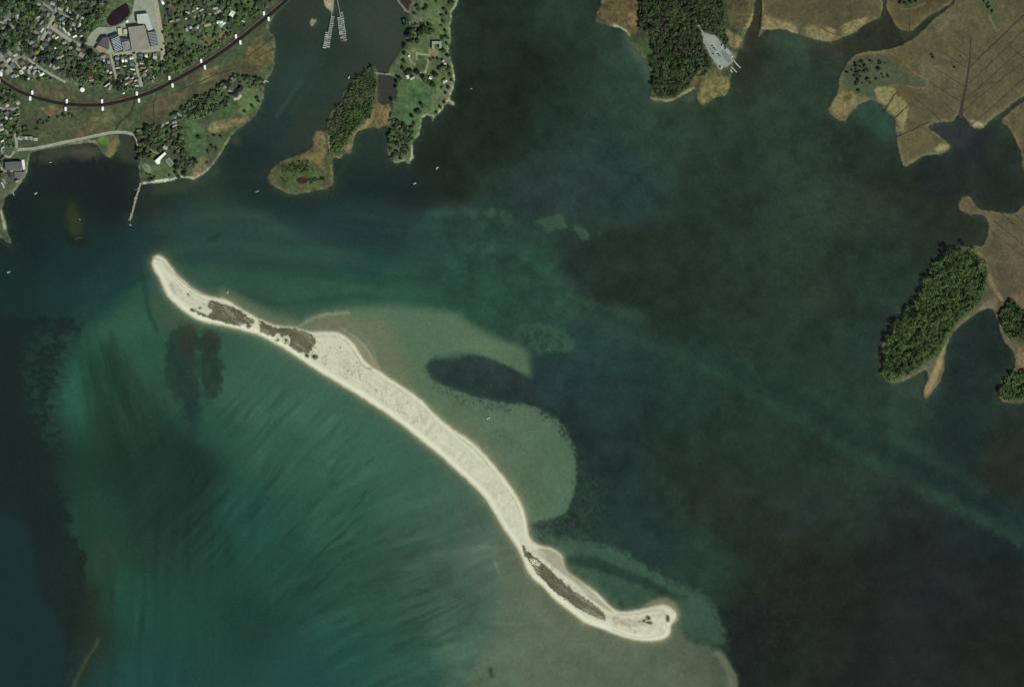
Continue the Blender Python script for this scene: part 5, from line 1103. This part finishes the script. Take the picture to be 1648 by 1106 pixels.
HOUSES += [(273.5,260.5,20), (250,273,22), (268,273,18), (257,257,16), (382,149,22), (372,149,8), (235,271,16), (290,278,8)]
for poly_, n_ in (([(0,0),(70,0),(80,28),(64,60),(46,90),(0,88)], 170), ([(98,0),(170,0),(178,18),(165,40),(146,52),(128,62),(106,48),(90,30)], 130), ([(68,64),(128,78),(160,90),(172,100),(168,134),(140,140),(108,126),(58,94)], 150),
                 ([(181,90),(260,92),(270,110),(240,136),(205,150),(176,140)], 90), ([(264,0),(452,0),(425,18),(395,44),(372,62),(340,84),(300,112),(265,126),(262,60)], 150), ([(0,140),(24,150),(34,164),(30,236),(0,240)], 60),
                 ([(218,210),(240,200),(288,196),(298,215),(300,250),(322,262),(300,284),(232,288),(222,260)], 130), ([(272,192),(300,166),(345,143),(380,120),(428,128),(420,142),(384,140),(372,168),(340,186),(306,192)], 130), ([(628,180),(640,196),(664,200),(672,222),(660,240),(650,256),(630,256),(624,230)], 70), ([(650,30),(672,40),(690,50),(676,60),(656,70)], 30)):
    scatter(poly_, n_, 1.5, 3.0, MIX + ['grey green', 'green'], GT, gap=.35, avoid=1.7)
build_trees()
# woods that read as one mass
def wood(name, polys, r0, r1, tone_list, lab, n_max, z=1.6, nq=150, q=.9, seed=1, h0=1.5, gap=.80):
    rg = np.random.default_rng(seed); rnd = random.Random(seed); done = []; VS = {t: [] for t in tone_list}
    x0 = min(p[0] for pp in polys for p in pp); x1 = max(p[0] for pp in polys for p in pp); y0 = min(p[1] for pp in polys for p in pp); y1 = max(p[1] for pp in polys for p in pp)
    cell = {}
    for _ in range(n_max * 60):
        if len(done) >= n_max: break
        x = rnd.uniform(x0, x1); y = rnd.uniform(y0, y1)
        jx = float(vnoise(np.array([x / 9 + 40.0]), np.array([y / 9 + seed]))[0]) - .5; jy = float(vnoise(np.array([x / 9 + 80.0]), np.array([y / 9 + seed]))[0]) - .5
        if not any(inpoly(x + jx * 9, y + jy * 9, p) for p in polys): continue
        if rnd.random() < .04: continue
        nn = float(vnoise(np.array([x / 17 + seed * 7.7]), np.array([y / 17 + 3.1]))[0]); n5 = float(vnoise(np.array([x / 7 + seed * 3.1]), np.array([y / 7 + 13.1]))[0])
        if n5 < .20: continue
        r = (r0 + (r1 - r0) * rnd.random() ** 1.2) * (.50 + .95 * nn); key = (int(x // 8), int(y // 8))
        if any((x - a) ** 2 + (y - b) ** 2 < ((r + c) * gap * .62) ** 2 for i in (-1, 0, 1) for j in (-1, 0, 1) for a, b, c in cell.get((key[0] + i, key[1] + j), ())): continue
        cell.setdefault(key, []).append((x, y, r)); done.append((x, y, r))
        v = crown_arrays(rg, r * S, r * S * h0, int(nq * (.5 + .5 * min(r / r1, 1.6))), q, rnd.randrange(4, 9))
        v *= np.array([rnd.uniform(.85, 1.2), rnd.uniform(.85, 1.2), rnd.uniform(.65, 1.4) * (.55 + .95 * n5)]); v += np.array(W(x, y, z))
        ti = int(np.clip((.55 * nn + .25 * n5 + .35 * rnd.random() - .12) * len(tone_list), 0, len(tone_list) - 1))
        VS[tone_list[ti]].append(v)
    allv = []; mi = []; mats_ = []
    for t, L_ in VS.items():
        if not L_: continue
        a_ = np.concatenate(L_); allv.append(a_); mi += [len(mats_)] * (len(a_) // 4); mats_.append(WOODT[t])
    A_ = np.concatenate(allv); me = np_mesh(name, A_, quads(len(A_))); me.polygons.foreach_set('material_index', np.array(mi, np.int32))
    o_ = link(name, me, mats_); tag(o_, lab, 'wood', kind='stuff'); return o_
WOODT = {'d': leaf_mat('wood_dark', (62,77,50), .45, 0), 'm': leaf_mat('wood_mid', (74,93,58), .45, 0), 'b': leaf_mat('wood_bright', (86,102,66), .45, 0), 'r': leaf_mat('wood_russet', (90,86,72), .4, 0), 'e': leaf_mat('wood_fresh', (92,113,68), .4, 0), 'f': leaf_mat('wood_deep', (72,92,56), .4, 0), 'y': leaf_mat('wood_light', (102,120,72), .4, 0), 'v': leaf_mat('wood_vivid', (86,118,54), .4, 0)}
P1 = [(1029,-20),(1162,-20),(1166,20),(1165,46),(1152,54),(1140,51),(1129,40),(1123,26),(1117,30),(1122,44),(1128,55),(1129,70),(1137,82),(1142,98),(1132,112),(1118,118),(1112,130),(1100,146),(1080,153),(1056,156),(1054,130),(1049,102),(1052,75),(1048,52),(1030,46)]
wood('woodland', [[p for p in P1]], 3.0, 6.2, ['d', 'd', 'r', 'd', 'm', 'd', 'b', 'm', 'e'], 'dense dark wood filling the peninsula west of the parking lot', 900, seed=2, nq=190, q=.85, h0=1.5, gap=.86)
P2 = [(1524,403),(1560,403),(1582,420),(1588,450),(1585,475),(1560,500),(1532,520),(1516,558),(1490,585),(1470,596),(1436,613),(1422,602),(1420,570),(1432,540),(1455,500),(1478,485),(1485,460),(1500,432)]
wood('woodland', [P2], 3.2, 6.4, ['f', 'e', 'f', 'e', 'y'], 'long wooded hummock with thick green crowns at the right', 800, seed=3, nq=150, h0=1.7, gap=.74)
wood('woodland', [[(1611,520),(1609,500),(1622,484),(1642,496),(1668,500),(1664,550),(1630,547)]], 2.8, 4.2, ['e', 'f', 'e'], 'small round wood at the right edge, upper of two', 160, seed=4, h0=1.7, gap=.74)
wood('woodland', [[(1612,640),(1608,626),(1621,605),(1640,599),(1670,601),(1664,644)]], 2.8, 4.2, ['e', 'e', 'f', 'y'], 'small round wood at the right edge, lower of two', 160, seed=5, h0=1.7, gap=.74)
wood('woodland', [[(600,107),(606,130),(604,160),(594,186),(580,200),(566,218),(556,238),(544,250),(533,244),(530,206),(538,182),(552,170),(555,152),(566,138),(585,118)]], 1.6, 3.6, ['r', 'd', 'm', 'b', 'v', 'v'], 'dense bright green thicket on the narrow island', 520, seed=6, nq=110, q=.7)
wood('thicket', [[(455,272),(478,258),(496,262),(500,278),(470,282),(460,296),(450,288)],[(496,290),(520,282),(524,292),(500,298)]], 1.4, 2.6, ['d', 'm', 'b'], 'low scrub round the red pond on the small island', 90, seed=7, nq=70, q=.6)
wood('thicket', [[(1116,122),(1128,112),(1142,102),(1146,112),(1130,120)],[(1128,54),(1130,70),(1120,60)],[(1152,56),(1166,48),(1170,60),(1176,78),(1166,70)]], 1.6, 2.8, ['d', 'm', 'b'], 'scrub along the edges of the boat ramp lot', 70, seed=8, nq=70, q=.6)
# dune scrub on the sandbar
def scrub(polys, lab, n, seed, r0=.8, r1=1.5):
    rg = np.random.default_rng(seed); rnd = random.Random(seed); out = []
    x0 = min(p[0] for pp in polys for p in pp); x1 = max(p[0] for pp in polys for p in pp); y0 = min(p[1] for pp in polys for p in pp); y1 = max(p[1] for pp in polys for p in pp)
    k = 0
    for _ in range(n * 30):
        if k >= n: break
        x = rnd.uniform(x0, x1); y = rnd.uniform(y0, y1)
        if not any(inpoly(x, y, p) for p in polys): continue
        v = crown_arrays(rg, rnd.uniform(r0, r1), rnd.uniform(.25, .55), 14, .32, 3); v += np.array(W(x, y, hz(x, y) - .1)); out.append(v); k += 1
    A_ = np.concatenate(out); me = np_mesh('dune_scrub', A_, quads(len(A_)))
    o_ = link('dune_scrub', me, [plain('scrub_leaf', (120,117,95), .9, .35, .12)]); tag(o_, lab, 'scrub', kind='stuff')
scrub([V[0], V[1]], 'brown green dune scrub on the northwest part of the sandbar', 900, 11)
scrub([V[2]], 'brown green dune scrub patch before the sandbar widens', 1000, 12)
scrub([V[3]], 'long brown dune scrub strip on the southern sandbar', 1100, 13)
shr = crown_arrays(np.random.default_rng(77), 2.4, 1.6, 60, .55, 4); shm = np_mesh('dune_shrub', shr, quads(len(shr))); shm.materials.append(plain('shrub_leaf', (84,88,60), .85, .3, .5, rnd=.2))
for i, (x, y, r, lb) in enumerate([(303,474,.7,'lone small shrub on the bare northern sand'),(358,492,1.2,'dark shrub standing in the northwest scrub'),(461,548,1.1,'shrub in the sandy gap of the middle scrub patch'),(468,556,.9,'southernmost shrub of the sandy gap'),(454,541,1.1,'northernmost shrub of the sandy gap'),(494,573,1.2,'shrub at the south edge of the middle scrub patch'),(507,575,1.7,'largest shrub just east of the middle scrub patch'),(1045,996,1.5,'shrub near the hooked southern end'),(1043,1003,1.2,'lower shrub near the hooked southern end'),(1037,999,.9,'small western shrub near the hooked southern end'),(853,893,1.1,'shrub at the north end of the southern scrub strip'),(548,560,.8,'small shrub on the wide bare sand'),(560,598,.7,'low shrub toward the south side of the wide sand')]):
    o = bpy.data.objects.new('dune_shrub', shm); COL.objects.link(o); o.location = W(x, y, hz(x, y) - .1); o.scale = (r, r, r); o.rotation_euler = (0, 0, i); tag(o, lb, 'shrub', 'shrubs on the sandbar')

# ------------------------------------------------------------------ breakwaters, rocks
def rock_line(name, pts, w, z, m, lab, cat, n=None):
    p = chaikin_open(pts, 2); L_ = np.linalg.norm(np.diff(p, axis=0), axis=1).sum(); n = n or int(L_ * w * .9)
    rg = np.random.default_rng(abs(hash(lab)) % 999 if False else len(lab) * 7 + int(pts[0][0])); V_ = []; F_ = []
    cum = np.r_[0, np.cumsum(np.linalg.norm(np.diff(p, axis=0), axis=1))]
    for _ in range(n):
        s = rg.random() * cum[-1]; x = np.interp(s, cum, p[:, 0]); y = np.interp(s, cum, p[:, 1]); x += rg.normal() * w * .28; y += rg.normal() * w * .28
        r = .7 + .9 * rg.random(); b = len(V_); c = np.array(W(x, y, z * (.4 + .6 * rg.random())))
        for i in range(5): t = i * 1.2566 + rg.random(); V_.append(c + np.array([r * math.cos(t), r * math.sin(t), -1.6]))
        for i in range(5): t = i * 1.2566 + rg.random() * .6; V_.append(c + np.array([.7 * r * math.cos(t), .7 * r * math.sin(t), .3 * rg.random()]))
        F_ += [(b + i, b + (i + 1) % 5, b + 5 + (i + 1) % 5, b + 5 + i) for i in range(5)] + [tuple(range(b + 5, b + 10))]
    me = mesh(name, V_, F_); o_ = link(name, me, m); tag(o_, lab, cat); return o_
rock_line('breakwater', [(226.5,294),(222,308),(217.5,324),(212,344),(209,354)], 2.6, 1.6, ROCK, 'long straight stone breakwater off the estate point', 'breakwater', 420)
rock_line('breakwater', [(722,161),(727,166),(731,168)], 2.2, 1.2, ROCK, 'short stone jetty on the east side of the lawn peninsula', 'breakwater', 60)
rock_line('causeway', [(603,116),(612,118),(622,118.5),(632,120),(639,122)], 2.4, 1.3, plain('causeway_stone', (132,126,112), .9, .25, .4), 'narrow stone dam across the head of the small pool', 'causeway', 200)
rock_line('causeway', [(634,-14),(641,1),(648,10),(654,17),(658,18)], 3.0, 1.3, plain('causeway_stone', (132,126,112), .9), 'narrow stone dam at the top of the lawn peninsula', 'causeway', 200)
rock_line('rock_spit', [(9,378),(13,384),(18,391)], 1.6, .8, DROCK, 'thin rock spit at the left edge', 'rocks', 40)
rock_line('rock_outcrop', [(660,249),(664,252),(666,254)], 3.0, .9, ROCK, 'pale rocks off the southern tip of the lawn peninsula', 'rocks', 26)
rock_line('rock_outcrop', [(655,261),(660,262)], 3.0, .6, DROCK, 'dark low rocks off the southern tip', 'rocks', 22)
rock_line('rock_outcrop', [(412,309),(416,307)], 3.0, .8, ROCK, 'isolated pale rocks west of the small island', 'rocks', 12)
rock_line('rock_outcrop', [(538,251),(547,254),(549,247)], 2.0, .7, ROCK, 'curved pale rocks below the narrow island', 'rocks', 26)
rock_line('rock_outcrop', [(1074,156),(1082,155)], 1.6, .7, ROCK, 'white rocks at the tip of the wooded peninsula', 'rocks', 10)

# ------------------------------------------------------------------ docks and boats
WOODP = plain('dock_planks', (150,146,134), .85, .15, .8); PALEP = plain('pale_dock', (196,194,182), .8, .12, .8)
def dock(pts, w, m, lab, fingers=(), z=.9):
    c = pts[0]; g_ = empty('dock', W(*c, 0)); inv_ = -Vector(W(*c, 0)); tag(g_, lab, 'dock')
    o_ = strip('walkway', pts, w, z, m, .5, 0, g_); o_.location = inv_
    for a, b in fingers:
        o_ = strip('finger_pier', [a, b], .4, z - .02, m, .4, 0, g_); o_.location = inv_
    return g_
HULLW = plain('boat_white', (226,230,230), .4, .05, 1.0, rnd=.1); HULLG = plain('boat_grey', (150,164,170), .5, .1, 1.0, rnd=.25); CABG = plain('boat_cabin', (120,132,142), .4, .15, 1.0, rnd=.3); DECKT = plain('boat_deck', (190,192,184), .6, .1, 1.0)
def boat_meshes(hm):
    st_ = [(-4.0, 1.25), (-2, 1.4), (0, 1.4), (2, 1.1), (3.4, .5), (4.3, .04)]
    v = []; f = []
    for x, w_ in st_: v += [(x, -w_ * .7, -.35), (x, -w_, .75), (x, w_, .75), (x, w_ * .7, -.35)]
    n = len(st_)
    for i in range(n - 1):
        b = 4 * i
        for k in range(3): f.append((b + k, b + 4 + k, b + 5 + k, b + 1 + k))
    f.append((0, 1, 2, 3))
    h_ = mesh('hull', v, f); h_.materials.append(hm)
    cv = [(-1.4,-.95,.72),(1.5,-.8,.72),(1.5,.8,.72),(-1.4,.95,.72),(-1.2,-.8,2.0),(.7,-.65,2.0),(.7,.65,2.0),(-1.2,.8,2.0)]
    cf = [(0,1,5,4),(1,2,6,5),(2,3,7,6),(3,0,4,7),(4,5,6,7)]
    c_ = mesh('cabin', cv, cf); c_.materials.append(CABG)
    dv = [(-3.8,-1.0,.82),(-1.5,-1.1,.82),(-1.5,1.1,.82),(-3.8,1.0,.82)]
    d_ = mesh('cockpit', dv, [(0,1,2,3)]); d_.materials.append(DECKT)
    return h_, c_, d_
BM = {'white': boat_meshes(HULLW), 'grey': boat_meshes(HULLG)}
def boat(x, y, rot, s, kind, lab, grp=None):
    o_ = empty('motor_boat', W(x, y, .05), math.radians(rot)); o_.scale = (s, s, s); tag(o_, lab, 'boat', grp)
    for n_, m_ in zip(('hull', 'cabin', 'cockpit'), BM[kind]):
        c_ = bpy.data.objects.new(n_, m_); COL.objects.link(c_); c_.parent = o_
    return o_
ORD = ['first', 'second', 'third', 'fourth', 'fifth', 'sixth', 'seventh', 'eighth', 'ninth', 'tenth', 'eleventh', 'twelfth', 'thirteenth', 'fourteenth', 'fifteenth', 'sixteenth']
def marina(pts, lab, sides):
    p = np.asarray(pts, float); fing = []
    d_ = (p[-1] - p[0]); d_ /= np.linalg.norm(d_); nrm = np.array([d_[1], -d_[0]])
    if nrm[0] < 0: nrm = -nrm      # toward the east
    for sname, sg, y0, y1, stp in sides:
        k = 0; y = y1
        while y > y0:
            x = np.interp(y, p[:, 1], p[:, 0]); c = np.array([x, y]) + nrm * sg * 3.1
            kd = 'white' if random.random() < .62 else 'grey'
            ang = math.degrees(math.atan2(-nrm[1] * sg, nrm[0] * sg)) + (180 if random.random() < .5 else 0)
            if random.random() > .08:
                boat(c[0], c[1], ang, random.uniform(.58, .85), kd, f'{kd} boat on the {sname} side of the {lab}, {ORD[k]} from its outer end', 'boats berthed at the marina docks'); k += 1
            a = np.array([x, y + stp / 2]); fing.append((tuple(a), tuple(a + nrm * sg * 5.0)))
            y -= stp * random.uniform(.95, 1.12)
    dock(pts, .9, WOODP, f'long {lab} of the marina with finger piers', fing)
marina([(534.5,18),(532,34),(529,50),(525,76)], 'western dock', [('east', 1, 25, 74, 3.3), ('west', -1, 49, 76, 3.2)])
marina([(541.5,-20),(543,0),(547,20),(550,42),(553,64)], 'eastern dock', [('east', 1, 18, 64, 3.3), ('west', -1, 25, 63, 3.2)])
dock([(1181,97),(1186,103),(1191.8,108.8)], 1.1, PALEP, 'northern thin pier at the boat ramp'); dock([(1174,104),(1180,110),(1185.4,115.6)], 1.1, PALEP, 'middle thin pier at the boat ramp'); dock([(1172.5,109),(1176,113),(1179.4,115.8)], 1.0, PALEP, 'short southern pier at the boat ramp')
dock([(421,128),(427,129.5),(432,131)], 1.0, PALEP, 'small pale pier on the harbour shore behind the shore house'); dock([(21,309),(21.5,312)], .8, PALEP, 'tiny pier at the waterfront point'); dock([(225,303.5),(218,305),(216,304)], .9, DROCK, 'stub pier on the long breakwater')
for (x, y, rot, s, k, lb) in [(703.7,270,50,1.05,'white','white boat moored alone south of the lawn peninsula'),(667.6,295,20,1.0,'white','white boat moored southwest of the peninsula tip'),(758.6,142,10,.6,'white','tiny white boat east of the lawn peninsula'),(58,311,30,1.0,'white','white boat moored off the waterfront point'),(22.5,313,-70,.8,'grey','small grey boat tied at the tiny waterfront pier'),
        (14,438,25,1.0,'white','white boat at the far left of the bay'),(210,362,-50,.75,'white','small white boat at the tip of the breakwater'),(81.5,261,5,.65,'white','small white boat in the dark cove'),(561.6,124,60,.9,'white','white boat beside the narrow thicket island'),(366.5,470.5,70,.85,'white','white boat close to the northwest sandbar shore'),(786,673.6,25,1.15,'white','white boat on the pale shoal east of the sandbar'),(662,35,85,.7,'white','white boat tied under the upper west bank of the lawn peninsula'),(128.5,353,-30,.55,'white','tiny white boat beside the green reef')]:
    boat(x, y, rot, s * .85, k, lb, 'boats moored in the open water')

# ------------------------------------------------------------------ cars on the ramp lot
CC = {'dark': (34,36,42), 'white': (216,218,218), 'blue': (58,78,112), 'red': (128,50,44), 'silver': (150,154,158)}
def car_mesh(col):
    body = plain('car_' + col, CC[col], .35, .05, 1.0, spec=.5); gl_ = plain('car_glass', (26,30,34), .15, .1, 1, spec=.5); ty = plain('tyre', (22,22,22), .9, .1, 1)
    pr = [(-2.2,.3),(-2.25,.75),(-1.9,1.0),(-1.2,1.02),(-.7,1.45),(.7,1.45),(1.25,1.0),(2.0,.9),(2.25,.7),(2.25,.3)]
    v = [(x, -.88 * (.86 if z > 1.2 else 1), z) for x, z in pr] + [(x, .88 * (.86 if z > 1.2 else 1), z) for x, z in pr]; n = len(pr)
    f = [(i, i + n, (i + 1) % n + n, (i + 1) % n) for i in range(n)] + [tuple(range(n)), tuple(range(2 * n - 1, n - 1, -1))]
    b_ = mesh('body', v, f); b_.materials.append(body)
    gv = [(-1.18,-.8,1.06),(-.74,-.72,1.46),(-.74,.72,1.46),(-1.18,.8,1.06),(.74,-.72,1.46),(1.26,-.8,1.04),(1.26,.8,1.04),(.74,.72,1.46)]
    g_ = []
    for nm, q in (('windscreen', gv[4:]), ('rear_window', gv[:4])):
        m_ = mesh(nm, [(x, y, z + .02) for x, y, z in q], [(0,1,2,3)]); m_.materials.append(gl_); g_.append(m_)
    w_ = []
    for x in (-1.35, 1.35):
        for s in (-1, 1):
            vv = []; ff = []
            for i in range(10): t = i * .6283; vv += [(x + .33 * math.cos(t), s * .72, .33 + .33 * math.sin(t)), (x + .33 * math.cos(t), s * .92, .33 + .33 * math.sin(t))]
            for i in range(10): ff.append((2 * i, 2 * i + 1, (2 * i + 3) % 20, (2 * i + 2) % 20))
            ff += [tuple(range(0, 20, 2)), tuple(range(19, 0, -2))]
            m_ = mesh('wheel', vv, ff); m_.materials.append(ty); w_.append(m_)
    return b_, g_, w_
CM = {c: car_mesh(c) for c in CC}
def car(x, y, rot, col, lab):
    o_ = empty('parked_car', W(x, y, 2.26), math.radians(rot)); tag(o_, lab, 'car', 'cars parked on the boat ramp lot')
    b_, g_, ws = CM[col]; o_.scale = (1.15, 1.15, 1.15)
    for n_, m_ in [('body', b_), ('windscreen', g_[0]), ('rear_window', g_[1])] + [('wheel', w_) for w_ in ws]:
        c_ = bpy.data.objects.new(n_, m_); COL.objects.link(c_); c_.parent = o_
for (x, y, rot, col, lb) in [(1146,73,-10,'dark','dark car at the north end of the western lot row'),(1148.6,76.8,-10,'dark','dark car second from the north in the western lot row'),(1151,80,-30,'blue','blue car in the middle of the western lot row'),(1147,82.5,-10,'silver','silver car beside the blue car'),(1147.6,86,-20,'dark','dark car at the south end of the western lot row'),(1155,86,-20,'dark','dark car in the lot centre'),(1157.6,88.6,-35,'dark','southern dark car in the lot centre'),(1152.5,83,-20,'white','white car between blue car and lot centre'),
        (1144,79,-15,'silver','silver car on the western lot edge'),(1161.6,71.5,80,'dark','dark car at the north edge of the lot'),(1161.6,75,80,'white','white car below the northern dark car'),(1167.3,77.5,70,'dark','dark car on the northeast edge of the lot'),(1166,74.5,70,'silver','silver car on the northeast edge of the lot'),(1158.6,106.5,70,'dark','dark car at the southern corner of the lot'),(1160.8,108,60,'white','white car at the southern corner of the lot'),(1177.8,90.5,60,'white','white car by the ramp head'),(1161,91,-30,'silver','silver car at the southeast of the lot centre')]:
    car(x, y, rot, col, lb)

# ------------------------------------------------------------------ labels that single out one thing
from collections import defaultdict
grp = defaultdict(list)
for o, lb, x, y in PEND: grp[lb].append((x, y, o))
for lb, L_ in grp.items():
    if len(L_) == 1: L_[0][2]['label'] = lb; continue
    dxs = max(a[0] for a in L_) - min(a[0] for a in L_); dys = max(a[1] for a in L_) - min(a[1] for a in L_)
    ax, names = (0, ('westernmost', 'easternmost', 'west')) if dxs >= dys else (1, ('northernmost', 'southernmost', 'north'))
    L_.sort(key=lambda a: a[ax]); n = len(L_)
    for i, (x, y, o) in enumerate(L_):
        if i == 0: o['label'] = names[0] + ' ' + lb
        elif i == n - 1: o['label'] = names[1] + ' ' + lb
        elif n == 3: o['label'] = 'middle ' + lb
        else: o['label'] = f'{ORD[i]} {lb} from the {names[2]}'

# ------------------------------------------------------------------ light, sky, camera
EL, AZ = math.radians(44), math.radians(137)
sv = Vector((math.sin(AZ) * math.cos(EL), math.cos(AZ) * math.cos(EL), math.sin(EL)))
sun = bpy.data.lights.new('sun', 'SUN'); sun.energy = 4.0; sun.angle = math.radians(.5); sun.color = (1, .965, .90)
so = bpy.data.objects.new('sun', sun); COL.objects.link(so); so.rotation_euler = (-sv).to_track_quat('-Z', 'Y').to_euler(); so.location = sv * 2000
w = bpy.data.worlds.new('World'); scene.world = w; w.use_nodes = True
nt = w.node_tree; bg = nt.nodes.get('Background') or nt.nodes.new('ShaderNodeBackground')
sky = nt.nodes.new('ShaderNodeTexSky'); sky.sky_type = 'NISHITA'; sky.sun_disc = False; sky.sun_elevation = EL; sky.sun_rotation = AZ
nt.links.new(sky.outputs[0], bg.inputs['Color']); bg.inputs['Strength'].default_value = .06
cam = bpy.data.cameras.new('camera'); co = bpy.data.objects.new('camera', cam); COL.objects.link(co)
H = 6000.0
co.location = (0, 0, H); co.rotation_euler = (0, 0, 0); cam.sensor_width = 36; cam.lens = 36 * H / (1648 * S); cam.clip_start = 10; cam.clip_end = 120000
scene.camera = co
scene.view_settings.view_transform = 'Standard'; scene.view_settings.look = 'None'; scene.view_settings.gamma = 1; scene.view_settings.exposure = 0
scene.cycles.transparent_max_bounces = 12
